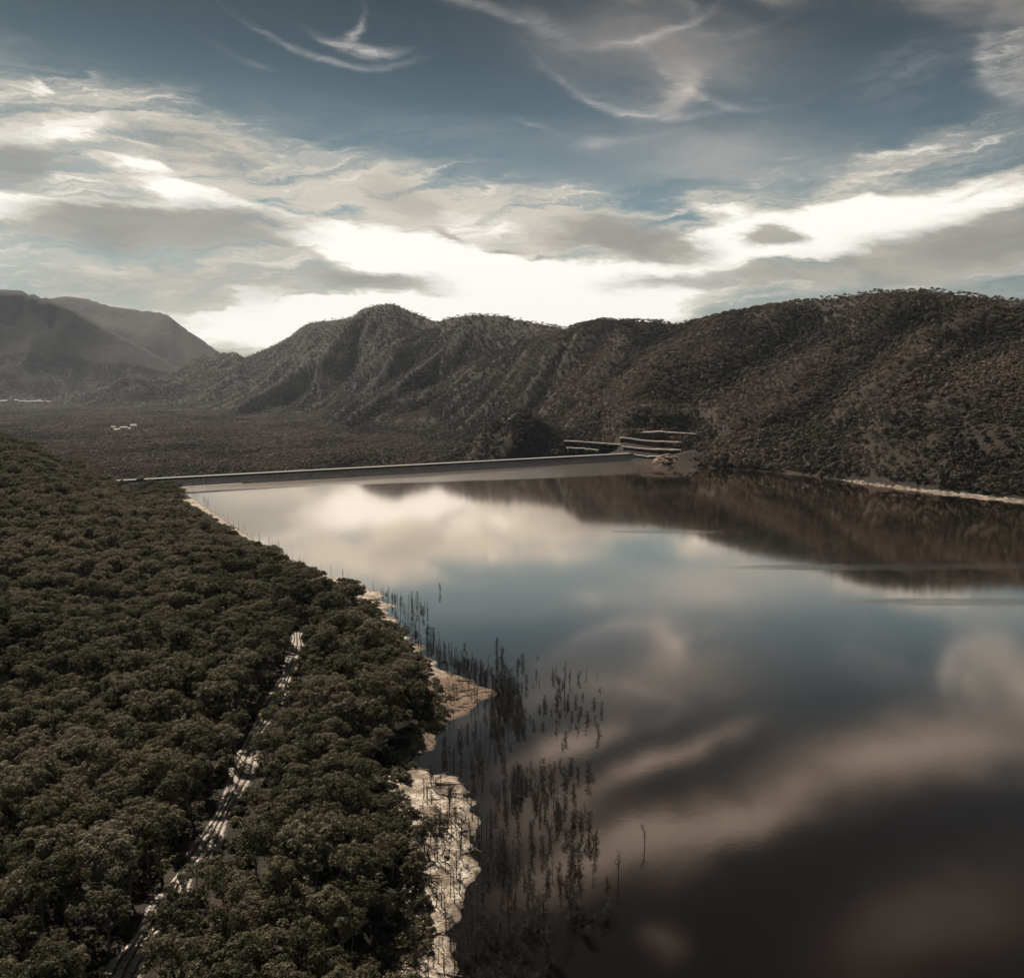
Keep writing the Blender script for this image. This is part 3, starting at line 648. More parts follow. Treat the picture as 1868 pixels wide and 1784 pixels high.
for n_, i in enumerate(pick):
    side = track_side(P[i]); de = dE[i]
    if side < 0: lab, gp = 'dark olive gum tree in the close forest left of the dirt track', 'gum trees left of the track'
    elif de < 14: lab, gp = 'bushy gum tree at the forest edge beside the pale stick-strewn beach', 'gum trees along the beach edge'
    else: lab, gp = 'rounded olive gum tree in the close forest between dirt track and beach', 'gum trees between track and beach'
    o = empty('gum_tree', tuple(P[i]), turn[i]); o.scale = (sc[i] * 1.04, sc[i] * 1.04, sc[i])
    tag(o, lab, 'tree', gp)
    cm, tm = NEAR[var[i]]
    obj('crown', cm, o); obj('trunk', tm, o)
rot3 = np.zeros((len(rest), 3)); rot3[:, 2] = turn[rest]
tag(scatter('gum_forest', P[rest], rot3, np.stack([sc[rest] * 1.04, sc[rest] * 1.04, sc[rest]], -1), var[rest], MIDC, M_GUM),
    'dense olive gum forest covering the left slope beyond the nearest trees', 'forest', kind='stuff')

# understory shrubs below the gums
x, y = jitter_grid(-420, 40, 70, 620, 3.4, rs)
keep = (edge_x(y) - x > -3) & (track_d(x, y) > 3.0) & (rs.random(len(x)) < 0.8)
P2 = np.stack([x, y, height(x, y) - 1.0], -1)[keep]
px, py, w = project(P2); inv = (px > -60) & (px < 1900) & (py < 1850); P2 = P2[inv]
r3 = np.zeros((len(P2), 3)); r3[:, 2] = rs.uniform(0, 6.28, len(P2))
s3 = rs.uniform(0.14, 0.30, len(P2)); s3 = np.stack([s3 * 1.3, s3 * 1.3, s3], -1)
SHC = bpy.data.collections.new('shrub_shapes')
for k in range(4):
    q_ = np.random.default_rng(700 + k); cm, _ = crown_mesh('shrub', M_GUM, q_, 5.0, 5.0, 9.0, 14, 26, (1.6, 2.6), 1.0)
    SHC.objects.link(bpy.data.objects.new('shrub_%02d' % k, cm))
bx = [p for p in zip(rs.uniform(-45, 0, 2600), rs.uniform(95, 420, 2600)) if -1.5 < p[0] - edge_x(p[1]) < 3.5 + 6 * rs.random() ** 3 and p[0] < shore_x(p[1]) - 1.5][:420]
B2 = np.array([(a, b, float(height(np.array(a), np.array(b))) - 0.3) for a, b in bx]); rb = np.zeros((len(B2), 3)); rb[:, 2] = rs.uniform(0, 6.28, len(B2))
sb = rs.uniform(0.08, 0.26, len(B2)); P2 = np.concatenate([P2, B2]); r3 = np.concatenate([r3, rb]); s3 = np.concatenate([s3, np.stack([sb * 1.2, sb * 1.2, sb], -1)])
tag(scatter('undergrowth', P2, r3, s3, rs.integers(0, 4, len(P2)), SHC, M_GUM), 'low scrub filling the ground between the gum trees', 'undergrowth', kind='stuff')

# ------------------------------------------------------------------ forest of hills and valley
def hill_trees():
    out = []
    for (y0, y1, sp, sc0, prob) in ((700, 1400, 6.8, 0.95, 1.0), (1400, 2300, 8.2, 1.05, 1.0), (2300, 3600, 11.0, 1.25, 1.0), (3600, 6000, 15.0, 1.45, 1.0)):
        xm = 0.66 * y1
        x, y = jitter_grid(-xm, xm * 1.02, y0, y1, sp, rs, 0.45)
        U = x / y; m = (np.abs(U + 0.0) < 0.64) & (rs.random(len(x)) < prob)
        x, y = x[m], y[m]; z = height(x, y)
        foot = np.interp(x / y, FU, FY)
        m = (z > 0.5) | ((dam_s(x, y) > 75))
        m &= ~((dam_s(x, y) > -8) & (dam_s(x, y) < 80) & (dam_t(x, y) > -60) & (dam_t(x, y) < 600))
        m &= ~((x / y > (1535 - CX) / F) & (y - foot < 7))
        m &= (y > foot + 3) | (x / y < U1)
        m &= ~((x < -100) & (y < 1150) & (dam_s(x, y) < 75))
        x, y, z = x[m], y[m], z[m]
        out.append(np.stack([x, y, z, np.full(len(x), sc0)], -1))
    return np.concatenate(out)
T = hill_trees()
# leave out what stands wholly behind a crest (nothing of it shows)
def hidden(T):
    vis = np.ones(len(T), bool)
    x, y, z = T[:, 0], T[:, 1], T[:, 2] + 12 * T[:, 3]
    e0 = (z - CAM_H)
    for f in (0.94, 0.87, 0.8, 0.7, 0.6):
        zt = height(x * f, y * f)
        vis &= ~(((y * f) > 500) & (zt - CAM_H > e0 * f + 12))
    return ~vis
T = T[~hidden(T)]
CLEAR = []          # (x, y, radius x, radius y) clearings
def clearing(px, py, Y, rx, ry):
    x_, y_, _ = at_y(px, py, Y); CLEAR.append((x_, y_, rx, ry))
YT = 5100.0
yb = 2480.0
clearing(50, 733, YT, 190, 120); clearing(0, 728, YT, 60, 90)
clearing(228, 779, yb, 46, 95)
clearing(630, 847, 1330, 50, 60)
T = T[~((T[:, 0] > 66 + rs.uniform(-8, 8, len(T))) & (T[:, 0] < 218 + rs.uniform(-12, 8, len(T))) & (T[:, 1] < 1180) & (T[:, 1] > 1000))]
for cx_, cy_, ax_, ay_ in CLEAR:
    T = T[((T[:, 0] - cx_) / ax_) ** 2 + ((T[:, 1] - cy_) / ay_) ** 2 > 1]
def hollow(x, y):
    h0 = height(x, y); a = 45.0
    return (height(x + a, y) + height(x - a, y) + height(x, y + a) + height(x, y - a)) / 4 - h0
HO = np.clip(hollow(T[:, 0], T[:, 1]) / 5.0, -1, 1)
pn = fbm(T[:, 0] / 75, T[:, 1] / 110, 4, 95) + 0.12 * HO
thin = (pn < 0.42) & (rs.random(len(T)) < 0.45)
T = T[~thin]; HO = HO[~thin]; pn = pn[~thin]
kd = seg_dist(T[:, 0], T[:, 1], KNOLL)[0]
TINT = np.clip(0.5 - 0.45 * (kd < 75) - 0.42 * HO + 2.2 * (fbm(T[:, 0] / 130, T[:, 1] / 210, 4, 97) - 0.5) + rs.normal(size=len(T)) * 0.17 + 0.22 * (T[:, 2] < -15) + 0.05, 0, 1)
r3 = np.zeros((len(T), 3)); r3[:, 2] = rs.uniform(0, 6.28, len(T))
s1 = T[:, 3] * rs.uniform(0.72, 1.18, len(T)); s1 *= (0.62 + 0.75 * fbm(T[:, 0] / 60, T[:, 1] / 60, 3, 88)) * (1.06 + 0.22 * HO)
print('hill trees', len(T), 'left', len(P), 'shrubs', len(P2))
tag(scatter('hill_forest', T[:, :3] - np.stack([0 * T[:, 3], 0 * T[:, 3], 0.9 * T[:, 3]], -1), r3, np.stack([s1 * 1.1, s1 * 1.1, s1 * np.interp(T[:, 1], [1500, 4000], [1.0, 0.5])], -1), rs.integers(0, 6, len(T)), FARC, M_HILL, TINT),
    'brown green forest covering the far hills and valley behind the dam', 'forest', kind='stuff')

# ------------------------------------------------------------------ dead trees in the lake
def poly_pts(poly, n, rs, mind=1.2):
    poly = np.array([at_z(*p) for p in poly]); lo, hi = poly.min(0), poly.max(0); out = []
    tries = 0
    while len(out) < n and tries < 30000:
        tries += 1
        p = lo + rs.random(2) * (hi - lo); c = False; j = len(poly) - 1
        for i in range(len(poly)):
            if (poly[i][1] > p[1]) != (poly[j][1] > p[1]) and p[0] < (poly[j][0] - poly[i][0]) * (p[1] - poly[i][1]) / (poly[j][1] - poly[i][1]) + poly[i][0]: c = not c
            j = i
        if c and rs.random() > 1.7 * fbm(p[0] / 7.0, p[1] / 11.0, 2, 71) * (mind > 0.5): continue
        if c and all((p[0] - o[0]) ** 2 + (p[1] - o[1]) ** 2 > mind ** 2 for o in out[-400:]): out.append(p)
    return out
ZONES = [  # (photo polygon of the feet, count, kinds, label, group)
 ([(672, 1076), (760, 1092), (790, 1120), (770, 1165), (735, 1150), (700, 1105)], 80, (0, 1, 1, 3), 'thin dead tree standing in shallow water by the narrow sandy point', 'dead trees by the sandy point'),
 ([(735, 1165), (790, 1165), (860, 1215), (850, 1240), (800, 1222)], 90, (0, 3, 1), 'bare grey dead trunk in the water along the straight shore', 'dead trunks along the straight shore'),
 ([(800, 1215), (860, 1205), (950, 1250), (955, 1330), (900, 1345), (890, 1280), (905, 1262), (850, 1238)], 210, (2, 3, 1, 0), 'dark dead tree crowded in the thicket off the brown headland', 'dead trees off the headland'),
 ([(940, 1235), (1060, 1230), (1100, 1290), (1080, 1345), (950, 1340)], 52, (1, 3, 2, 3), 'lone dead tree in open water beyond the headland thicket', 'scattered dead trees beyond the headland'),
 ([(760, 1400), (800, 1350), (900, 1310), (960, 1380), (960, 1480), (905, 1500), (880, 1450), (840, 1420)], 75, (0, 1, 3, 3), 'tall bare dead trunk in the sheltered bay between headland and beach', 'dead trunks in the bay'),
 ([(945, 1385), (1080, 1400), (1095, 1580), (1010, 1620), (905, 1560), (905, 1500)], 100, (1, 3, 2, 3), 'blackened dead tree standing in open water off the pale beach', 'dead trees off the beach'),
 ([(880, 1550), (960, 1580), (1010, 1700), (1010, 1860), (850, 1900), (842, 1700)], 100, (0, 1, 3, 3), 'tall dead trunk in the water close along the pale beach', 'dead trunks along the beach'),
 ([(700, 1120), (860, 1185), (980, 1190), (1100, 1260), (1090, 1560), (960, 1700), (880, 1560), (900, 1320), (800, 1225)], 110, (3, 1, 2, 3), 'small branching dead tree scattered in open water along the near bank', 'scattered drowned trees'),
 ([(1010, 1600), (1150, 1600), (1100, 1720), (1020, 1740)], 20, (3, 1, 2), 'slim dead tree in deeper water farther out from the beach', 'outlying dead trees'),
 ([(780, 1420), (870, 1470), (890, 1520), (850, 1600), (835, 1790), (730, 1790), (745, 1600), (765, 1500)], 130, (0, 0, 1, 3), 'bare dead trunk standing on the pale stick-strewn beach', 'dead trunks on the beach'),
 ([(800, 1280), (830, 1245), (890, 1265), (850, 1295), (790, 1345), (755, 1370)], 40, (0, 1), 'bare dead trunk standing on the brown headland', 'dead trunks on the headland'),
 ([(340, 900), (352, 896), (460, 972), (590, 1035), (660, 1060), (640, 1062), (560, 1040), (450, 985)], 60, (0, 0, 1), 'thin dead stick in the water below the far forest edge', 'dead sticks along the far shore')]
DT_ = []
for poly, cnt, kinds, lab, gp in ZONES:
    for p in poly_pts(poly, cnt, rs, 0.9):
        z = float(height(np.array(p[0]), np.array(p[1])))
        DT_.append((p[0], p[1], max(z, -2.0), kinds[rs.integers(len(kinds))], rs.uniform(0.24, 0.54) * (1.12 if p[1] < 230 else 1.0), lab, gp))
SOLO = [((1176, 1545), 1, 0.85, 'solitary bare dead tree farthest out in the open lake'), ((1128, 1600), 1, 0.95, 'dead tree with many stubby side branches next to the farthest lone one'),
        ((1042, 1690), 2, 0.95, 'dense bushy dead tree with a long clear lower trunk near the bottom'), ((996, 1752), 2, 1.0, 'broad black bushy dead tree lowest in the open water'),
        ((1030, 1258), 1, 1.15, 'tall thin dead tree rising highest above the water beyond the headland'), ((803, 1082), 2, 0.55, 'tiny dark dead bush standing alone off the sandy point'),
        ((906, 1198), 2, 0.8, 'round dead bush alone above the headland thicket'), ((1074, 1522), 2, 0.9, 'compact black dead bush at the outer edge of the drowned trees'),
        ((1055, 1578), 2, 0.75, 'small dead bush standing below the compact black one'), ((1070, 1232), 0, 0.5, 'short stump right of the tallest thin tree beyond the headland'),
        ((1090, 1232), 0, 0.35, 'smallest stump farthest right beyond the headland')]
def put_dead(x_, y_, z_, kind, s_, lab, gp, r_):
    v = kind + 4 * int(rs.integers(3)); tm, bm_ = DEAD[v]
    o = empty('dead_tree', (x_, y_, z_), r_); o.scale = (s_, s_, s_)
    tag(o, lab, 'dead tree', gp); obj('trunk', tm, o); obj('branches', bm_, o)
for p, kind, s_, lab in SOLO:
    x_, y_ = at_z(*p); put_dead(x_, y_, 0.0, kind, s_ * 0.72, lab, None, rs.uniform(0, 6))
D = np.array([(t[0], t[1], t[2], t[4]) for t in DT_]); px, py, w = project(D[:, :3])
score = np.where((px > 0) & (px < 1868) & (py < 1784), w / D[:, 3], 1e9)
order = np.argsort(score)[:285]; os_ = set(order.tolist())
for i in order:
    t = DT_[i]; put_dead(t[0], t[1], t[2], t[3], t[4], t[5], t[6], rs.uniform(0, 6))
rest = [i for i in range(len(DT_)) if i not in os_]
Dr = D[rest]; r3 = np.zeros((len(rest), 3)); r3[:, 2] = rs.uniform(0, 6.28, len(rest))
tag(scatter('drowned_trees', Dr[:, :3], r3, np.repeat(Dr[:, 3:4], 3, 1), np.array([DT_[i][3] + 4 * int(rs.integers(3)) for i in rest]), DEADC, M_DEAD),
    'farther drowned dead trees thinning out along the shoreline', 'dead trees', kind='stuff')

# ------------------------------------------------------------------ beach litter and logs
BEACH = [(768, 1402), (860, 1440), (890, 1500), (862, 1560), (845, 1620), (832, 1790), (690, 1800), (712, 1700), (735, 1600), (752, 1500)]
HEAD = [(790, 1290), (800, 1240), (850, 1242), (898, 1264), (850, 1294), (740, 1384), (735, 1360), (770, 1320)]
V = []; Fc = []
for poly, n in ((BEACH, 4200), (HEAD, 1700), ([(675, 1080), (712, 1095), (722, 1130), (800, 1225), (790, 1240), (735, 1165), (695, 1115)], 300)):
    for p in poly_pts(poly, n, rs, 0.0):
        z = float(height(np.array(p[0]), np.array(p[1]))) + 0.08
        ln = rs.uniform(0.4, 2.4); th = rs.normal() * 0.5 + (1.57 if rs.random() < 0.3 else 0.0); dd = np.array([math.cos(th), math.sin(th), rs.normal() * 0.10]) * ln
        c = np.array([p[0], p[1], z]); bend = rs.normal(size=3) * 0.15; r_ = rs.uniform(0.03, 0.085)
        tube(V, Fc, [c - dd, c + bend + (0, 0, .06), c + dd], [r_, r_, r_ * .5], 3)
tag(obj('driftwood_litter', mesh_from('driftwood_litter', V, Fc, M_LITTER)), 'dark sticks and driftwood strewn over the pale beach', 'driftwood', kind='stuff')
LOGS = []
for k in range(4):
    V = []; Fc = []; q_ = np.random.default_rng(900 + k); ln = q_.uniform(6, 10)
    pts = [np.array([-ln / 2 + ln * i / 4, q_.normal() * .18, 0.16 + abs(q_.normal()) * .06]) for i in range(5)]
    tube(V, Fc, pts, [.22, .2, .17, .13, .07], 6); lm = mesh_from('log', V, Fc, M_LOG)
    V = []; Fc = []
    for j in range(4):
        p = pts[1 + j % 3]; th = q_.choice([-1, 1]) * q_.uniform(.5, 1.2); e = p + np.array([math.cos(th), math.sin(th), q_.uniform(0, .5)]) * q_.uniform(1, 2.2)
        tube(V, Fc, [p, (p + e) / 2 + (0, 0, .1), e], [.08, .06, .03], 4)
    LOGS.append((lm, mesh_from('log_branch', V, Fc, M_LOG)))
for poly, n, lab, gp in ((BEACH, 46, 'fallen bleached log lying on the pale beach', 'fallen logs on the beach'), (HEAD, 20, 'fallen log lying on the brown headland', 'fallen logs on the headland')):
    for p in poly_pts(poly, n, rs, 2.0):
        z = float(height(np.array(p[0]), np.array(p[1])))
        o = empty('fallen_log', (p[0], p[1], z + .02), rs.uniform(-.6, .6) + (1.4 if rs.random() < .25 else 0)); s_ = rs.uniform(.5, 1.0); o.scale = (s_,) * 3
        tag(o, lab, 'log', gp); a, b = LOGS[rs.integers(4)]; obj('trunk', a, o); obj('branch', b, o)

# ------------------------------------------------------------------ dirt track (draped ribbon with ruts)
def track_mat():
    m, t, b, q = new_mat('dirt_track')
    uv = node(t, 'ShaderNodeAttribute', attribute_name='across'); a = uv.outputs['Fac']
    n = q.noise(pos(t), 0.6, 5, 0.65)
    a2 = q.m('ADD', a, q.m('MULTIPLY', q.m('SUBTRACT', n, 0.5), 0.25))
    rut = q.m('ABSOLUTE', q.m('SINE', q.m('MULTIPLY', a2, 6.5)))
    c = q.mix(q.mr(rut, 0.25, 0.6), (0.13, 0.10, 0.08), (0.50, 0.43, 0.36))
    c = q.mix(q.mr(q.noise(pos(t), 1.3, 4, .7), .52, .62), c, (0.13, 0.10, 0.07))
    t.links.new(c, b.inputs['Base Color']); b.inputs['Roughness'].default_value = 0.95
    bn = node(t, 'ShaderNodeBump'); bn.inputs['Distance'].default_value = 0.5; t.links.new(rut, bn.inputs['Height']); t.links.new(bn.outputs[0], b.inputs['Normal'])
    return m
seg = []
for i in range(len(TRK) - 1):
    for k in range(10): seg.append(TRK[i] + (TRK[i + 1] - TRK[i]) * k / 10)
seg = np.array(seg + [TRK[-1]]); nseg = len(seg); V = []; AC = []
for _ in range(3): seg[1:-1] = (seg[:-2] + 2 * seg[1:-1] + seg[2:]) / 4
for i in range(nseg):
    d = seg[min(i + 1, nseg - 1)] - seg[max(i - 1, 0)]; d /= np.linalg.norm(d); nrm = np.array([d[1], -d[0]])
    hw = 2.8 + 0.8 * math.sin(i * .37)
    for k in range(9):
        f = -1 + k / 4; p = seg[i][:2] + nrm * hw * f; V.append((p[0], p[1], float(height(np.array(p[0]), np.array(p[1]))) + 0.16 - 0.14 * f * f)); AC.append(f)
Fc = [(i * 9 + k, i * 9 + k + 1, (i + 1) * 9 + k + 1, (i + 1) * 9 + k) for i in range(nseg - 1) for k in range(8)]
me = mesh_from('dirt_track', V, Fc, track_mat(), True); a = me.attributes.new('across', 'FLOAT', 'POINT'); a.data.foreach_set('value', np.array(AC, np.float32))
tag(obj('dirt_track', me), 'pale rutted dirt track cutting through the gum forest', 'track', kind='structure')

# ------------------------------------------------------------------ dam
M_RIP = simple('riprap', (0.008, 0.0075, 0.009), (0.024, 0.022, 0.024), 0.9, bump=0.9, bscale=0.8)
M_ROAD = simple('crest_gravel', (0.36, 0.34, 0.31), (0.50, 0.47, 0.43), 0.4)
M_CONC = simple('pale_concrete', (0.40, 0.37, 0.34), (0.55, 0.52, 0.48), 0.6)
LD = float(np.linalg.norm(DB - DA))
def dpt(t, s, z): p = DA + DT * t + DN * s; return (p[0], p[1], z)
dam = empty('dam', dpt(LD / 2, 10, 0)); tag(dam, 'long low rockfill dam wall closing the far end of the lake', 'dam')
def local(me_o, root):
    me_o.location = tuple(-c for c in root.location); return me_o
HC = 7.6
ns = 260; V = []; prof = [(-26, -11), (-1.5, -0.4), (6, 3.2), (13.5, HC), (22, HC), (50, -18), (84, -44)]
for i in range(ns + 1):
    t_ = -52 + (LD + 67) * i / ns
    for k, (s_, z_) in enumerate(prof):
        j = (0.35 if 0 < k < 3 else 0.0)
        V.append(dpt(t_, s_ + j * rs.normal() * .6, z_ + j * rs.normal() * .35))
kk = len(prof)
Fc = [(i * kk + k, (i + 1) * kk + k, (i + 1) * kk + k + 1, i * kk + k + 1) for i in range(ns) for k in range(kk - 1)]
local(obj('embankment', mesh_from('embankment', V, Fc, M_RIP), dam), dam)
def strip(name, prof_, t0, t1, mat, root, n=60):
    V = []; k_ = len(prof_)
    for i in range(n + 1):
        for s_, z_ in prof_: V.append(dpt(t0 + (t1 - t0) * i / n, s_, z_))
    Fc = [(i * k_ + k, (i + 1) * k_ + k, (i + 1) * k_ + (k + 1) % k_, i * k_ + (k + 1) % k_) for i in range(n) for k in range(k_)]
    Fc += [tuple(range(k_)), tuple(n * k_ + k for k in range(k_))[::-1]]
    return local(obj(name, mesh_from(name, V, Fc, mat), root), root)
strip('crest_road', [(14.2, HC - .3), (14.2, HC + .05), (21.4, HC + .05), (21.4, HC - .3)], -52, LD + 12, M_ROAD, dam)
strip('parapet', [(13.0, HC - .5), (13.0, HC + .3), (13.9, HC + .3), (13.9, HC - .5)], -52, LD + 12, M_CONC, dam)
strip('parapet', [(21.9, HC - .5), (21.9, HC + .35), (22.4, HC + .35), (22.4, HC - .5)], -52, LD + 12, M_CONC, dam)
# low ramp road by the left end
strip('access_ramp', [(-2.5, -1.0), (-2.5, 0.35), (0.0, 0.7), (0.0, -1.0)], -35, 55, M_ROAD, dam, 12)

# ------------------------------------------------------------------ terraced rock cutting at the right abutment
M_CUT = simple('cut_rock', (0.030, 0.022, 0.022), (0.085, 0.060, 0.055), 0.25, bump=0.5, bscale=0.6)
M_BEN = simple('bench_gravel', (0.55, 0.45, 0.38), (0.78, 0.68, 0.60), 0.35)
cut = empty('rock_cutting', at_y(1160, 812, 1105)); tag(cut, 'stepped brown rock cutting with pale benches at the dam end', 'rock cutting')
def bench(pts, depth=16.0, drop=7.5):
    """pts: photo points and distances of the lip; a pale bench on top, a dark face below"""
    P_ = np.array([at_y(*p) for p in pts]); fine = []
    for a, b in zip(P_[:-1], P_[1:]):
        for k in range(8): fine.append(a + (b - a) * k / 8)
    fine.append(P_[-1]); fine = np.array(fine); n = len(fine)
    fine[:, 2] += rs.normal(size=n) * 0.18; fine[:, 1] += rs.normal(size=n) * 0.8
    V = []
    for p in fine: V += [(p[0], p[1] + depth, p[2] + .1), (p[0], p[1] + 2.2, p[2] + .1), (p[0], p[1] + 2.0, p[2] + 1.3), (p[0], p[1] + .3, p[2] + 0.9), (p[0], p[1], p[2] - .35)]
    Fc = [(i * 5 + k, i * 5 + k + 1, (i + 1) * 5 + k + 1, (i + 1) * 5 + k) for i in range(n - 1) for k in range(4)]
    local(obj('bench', mesh_from('bench', V, Fc, M_BEN), cut), cut)
    V = []
    for p in fine:
        V += [(p[0], p[1] + .05, p[2] - .3)] + [(p[0] + rs.normal() * .4, p[1] - 2.5 * f - 0.05 + rs.normal() * .3, p[2] - .3 - drop * f) for f in (.33, .66, 1.0)] + [(p[0], p[1] + 12, p[2] - .3 - drop - 9)]
    Fc = [(i * 5 + k, i * 5 + k + 1, (i + 1) * 5 + k + 1, (i + 1) * 5 + k) for i in range(n - 1) for k in range(4)]
    local(obj('rock_face', mesh_from('rock_face', V, Fc, M_CUT), cut), cut)
bench([(1165, 790, 1178), (1200, 788, 1165), (1275, 793, 1150)], 16, 7.5)
bench([(1132, 799, 1160), (1180, 805, 1140), (1262, 809, 1125)], 18, 7.5)
bench([(1138, 816, 1120), (1190, 821, 1105), (1245, 822, 1095)], 18, 8)
bench([(1150, 829, 1088), (1180, 834, 1075), (1212, 833, 1070)], 14, 8)
bench([(1030, 805, 1185), (1090, 809, 1165), (1142, 813, 1150)], 14, 6.5)
bench([(1034, 818, 1140), (1062, 819, 1130), (1092, 822, 1120)], 14, 6)
# spoil mound
def boulder_mound(name, c, rx, ry, h, mat, seed):
    q_ = np.random.default_rng(seed); n, m = 22, 9; V = []; 
    for i in range(m):
        f = i / (m - 1)
        for k in range(n):
            th = 2 * math.pi * k / n; r_ = (1 - f) ** 0.8 + 0.001
            j = 1 + .13 * q_.normal()
            V.append((c[0] + rx * r_ * math.cos(th) * j, c[1] + ry * r_ * math.sin(th) * j, c[2] - 2 + (h + 2) * f ** 0.75 + .35 * q_.normal() * (f > 0)))
    Fc = [(i * n + k, i * n + (k + 1) % n, (i + 1) * n + (k + 1) % n, (i + 1) * n + k) for i in range(m - 1) for k in range(n)]
    return obj(name, mesh_from(name, V, Fc, mat))
M_MOUND = simple('spoil_rubble', (0.10, 0.065, 0.045), (0.34, 0.23, 0.17), 0.5, bump=0.6, bscale=0.7)
mx_, my_ = at_z(1222, 848, 0)
tag(boulder_mound('rubble_mound', (mx_, my_ + 16, 0), 21, 19, 12.5, M_MOUND, 4), 'reddish brown rubble mound at the water between cutting and hill', 'rubble mound')
# pale standing poplar-like trees on the cutting's right corner
for (px_, py_, Y_, s_, lab) in ((1268, 800, 1128, 0.9, 'pale slender tree on the right corner of the rock cutting'), (1283, 800, 1125, 1.0, 'dull narrow tree just right of the pale slender one')):
    x_, y_, z_ = at_y(px_, py_, Y_); rs2 = np.random.default_rng(int(px_))
    zt = float(height(np.array(x_), np.array(y_)))
    mt = simple('slender_leaves', (0.22, 0.20, 0.14), (0.34, 0.31, 0.23), 0.8) if px_ < 1275 else M_HILL
    cm, cs = crown_mesh('slender_crown', mt, rs2, 2.0, 7.0, 17.0, 16, 30, (1.0, 1.6), 0.6)
    o = empty('slender_tree', (x_, y_, zt - .5)); tag(o, lab, 'tree'); obj('crown', cm, o); obj('trunk', trunk_mesh('slender_trunk', cs, rs2, 17, 7), o); o.scale = (s_,) * 3

# ------------------------------------------------------------------ rock outcrops on the hills
M_ROCK = simple('outcrop_rock', (0.10, 0.09, 0.085), (0.26, 0.23, 0.21), 0.12, bump=1.0, bscale=0.3)
for n_, (px_, py_, Y_, r_, lab) in enumerate([(1190, 690, 1560, 17, 'grey rock outcrop on the middle hillside above the cutting'), (1225, 700, 1520, 13, 'smaller rock outcrop right beside the middle hillside one'),
        (1455, 668, 1290, 18, 'pale rock ledge on the right hillside facing the sun'), (1480, 690, 1260, 13, 'low rock ledge just under the pale sunlit one'), (1290, 622, 1720, 16, 'long rock band close below the ridge line'),
        (1850, 590, 1260, 20, 'dark crag on the far right upper slope'), (940, 770, 1340, 16, 'dark rock face on the knob behind the dam')]):
    x_, y_, z_ = at_y(px_, py_, Y_); zt = float(height(np.array(x_), np.array(y_)))
    o = boulder_mound('rock_outcrop', (x_, y_, zt), r_ * .8, r_ * .5, 6, M_ROCK, 60 + n_); tag(o, lab, 'rock')

# ------------------------------------------------------------------ buildings in the valley
M_WALL = simple('white_wall', (0.72, 0.70, 0.68), (0.82, 0.80, 0.78), 0.2)
M_ROOF = simple('light_roof', (0.62, 0.60, 0.60), (0.78, 0.76, 0.75), 0.2)
M_WIN = simple('window_glass', (0.03, 0.03, 0.035), (0.05, 0.05, 0.06), 0.2, rough=.2)
def box(V, Fc, x0, x1, y0, y1, z0, z1):
    b = len(V); V += [(x0, y0, z0), (x1, y0, z0), (x1, y1, z0), (x0, y1, z0), (x0, y0, z1), (x1, y0, z1), (x1, y1, z1), (x0, y1, z1)]
    Fc += [tuple(b + i for i in f) for f in ((0, 3, 2, 1), (4, 5, 6, 7), (0, 1, 5, 4), (1, 2, 6, 5), (2, 3, 7, 6), (3, 0, 4, 7))]
def house(x_, y_, wx, wy, h, rz, lab, gp=None):
    z_ = float(height(np.array(x_), np.array(y_)))
    o = empty('building', (x_, y_, z_), rz); tag(o, lab, 'building', gp)
    V = []; Fc = []; box(V, Fc, -wx / 2, wx / 2, -wy / 2, wy / 2, -3, h); obj('wall', mesh_from('wall', V, Fc, M_WALL), o)
    e = 0.7; V = [(-wx / 2 - e, -wy / 2 - e, h - .1), (wx / 2 + e, -wy / 2 - e, h - .1), (wx / 2 + e, wy / 2 + e, h - .1), (-wx / 2 - e, wy / 2 + e, h - .1), (-wx / 2 - e, 0, h + wy * .28), (wx / 2 + e, 0, h + wy * .28)]
    obj('roof', mesh_from('roof', V, [(0, 1, 5, 4), (2, 3, 4, 5), (0, 4, 3), (1, 2, 5), (0, 3, 2, 1)], M_ROOF), o)
    for k in range(3):
        V = []; Fc = []; c = -wx / 2 + wx * (k + .5) / 3; box(V, Fc, c - wx * .07, c + wx * .07, -wy / 2 - .06, -wy / 2 + .1, 1.2, h - 1.0); obj('window', mesh_from('window', V, Fc, M_WIN), o)
VB = [(6, 729, 5150, 48, 20, 9, 'long white building at the far left of the valley town'), (30, 723, 5280, 24, 16, 10, 'small white building highest among the valley town roofs'), (40, 731, 5080, 34, 18, 9, 'white building where the town row bends down'),
      (52, 734, 5000, 30, 18, 9, 'squat white building in the middle of the town row'), (64, 734, 4990, 36, 18, 10, 'wide white building right of the middle of the town'), (76, 733, 5000, 26, 16, 9, 'white building at the right end of the main town row'), (88, 730, 5080, 30, 12, 7, 'low separate white building right of the town row'),
      (72, 722, 5300, 14, 12, 9, 'tiny white building behind the town row')]
for px_, py_, Y_, wx, wy, h, lab in VB:
    x_, y_, _ = at_y(px_, py_, Y_); house(x_, y_, wx, wy, h, rs.uniform(-.3, .3), lab, 'valley town buildings')
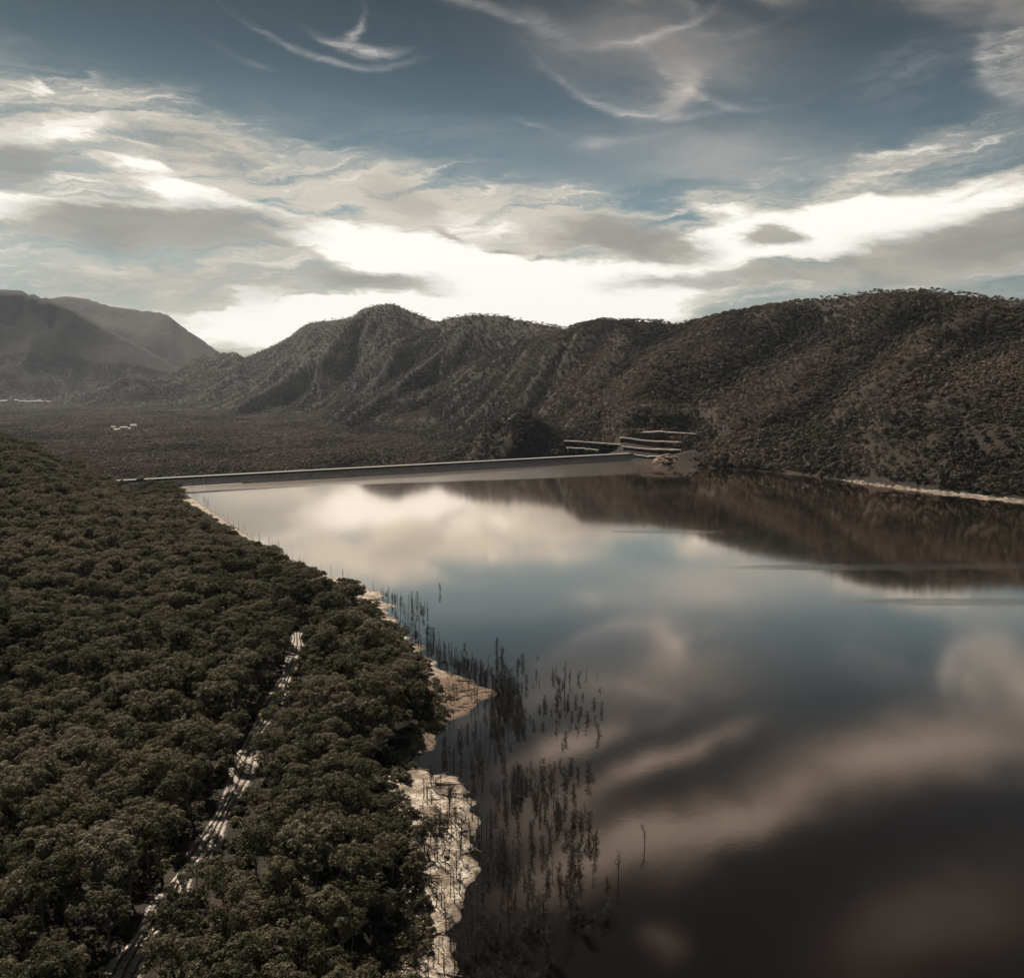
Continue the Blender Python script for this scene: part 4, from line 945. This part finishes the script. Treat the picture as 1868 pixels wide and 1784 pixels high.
for px_, Y_, wx, wy, h, lab in ((206, 2500, 16, 8, 4, 'low pale shed left of the valley farmhouse'), (226, 2470, 20, 9, 5, 'long pale farm shed in the valley clearing'), (244, 2520, 16, 12, 8, 'tall pale farmhouse at the right of the clearing')):
    x_, y_, _ = at_y(px_, 778, Y_); house(x_, y_, wx, wy, h, rs.uniform(-.5, .3), lab)

# bare ground patches in the clearings
def patch_ground(name, cx_, cy_, ax_, ay_, lab, mat):
    V = []; n = 40; q_ = np.random.default_rng(int(abs(cx_))); 
    V.append((cx_, cy_, float(height(np.array(cx_), np.array(cy_))) + .5))
    for ring in (0.5, 1.0):
        for k in range(n):
            th = 2 * math.pi * k / n; j = ring * (1 + .18 * q_.normal()); X_ = cx_ + ax_ * j * math.cos(th); Y_ = cy_ + ay_ * j * math.sin(th)
            V.append((X_, Y_, float(height(np.array(X_), np.array(Y_))) + (.5 if ring < 1 else .1)))
    Fc = [(0, 1 + k, 1 + (k + 1) % n) for k in range(n)] + [(1 + k, 1 + n + k, 1 + n + (k + 1) % n, 1 + (k + 1) % n) for k in range(n)]
    tag(obj(name, mesh_from(name, V, Fc, mat, True)), lab, 'ground', kind='structure')
M_BARE = simple('bare_earth', (0.30, 0.24, 0.19), (0.55, 0.47, 0.38), 0.08)
c = CLEAR[3]; patch_ground('ground_clearing', c[0], c[1], 36, 42, 'pale bare clearing behind the middle of the dam', M_BARE)
c = CLEAR[2]; patch_ground('ground_clearing', c[0], c[1], 30, 60, 'pale ground round the valley farm', M_BARE)

# ------------------------------------------------------------------ haze: the air of the whole valley
hz = bpy.data.materials.new('haze_air'); hz.use_nodes = True; hz.node_tree.nodes.clear()
pv = node(hz.node_tree, 'ShaderNodeVolumePrincipled'); pv.inputs['Color'].default_value = (0.72, 0.80, 0.90, 1); pv.inputs['Density'].default_value = 1.8e-5; pv.inputs['Anisotropy'].default_value = 0.25
ho = node(hz.node_tree, 'ShaderNodeOutputMaterial'); hz.node_tree.links.new(pv.outputs[0], ho.inputs['Volume'])
V = []; Fc = []; box(V, Fc, -13800, 13800, -400, 13000, -70, 1150)
tag(obj('haze', mesh_from('haze', V, Fc, hz)), 'thin grey haze filling the valley air', 'haze', kind='stuff')
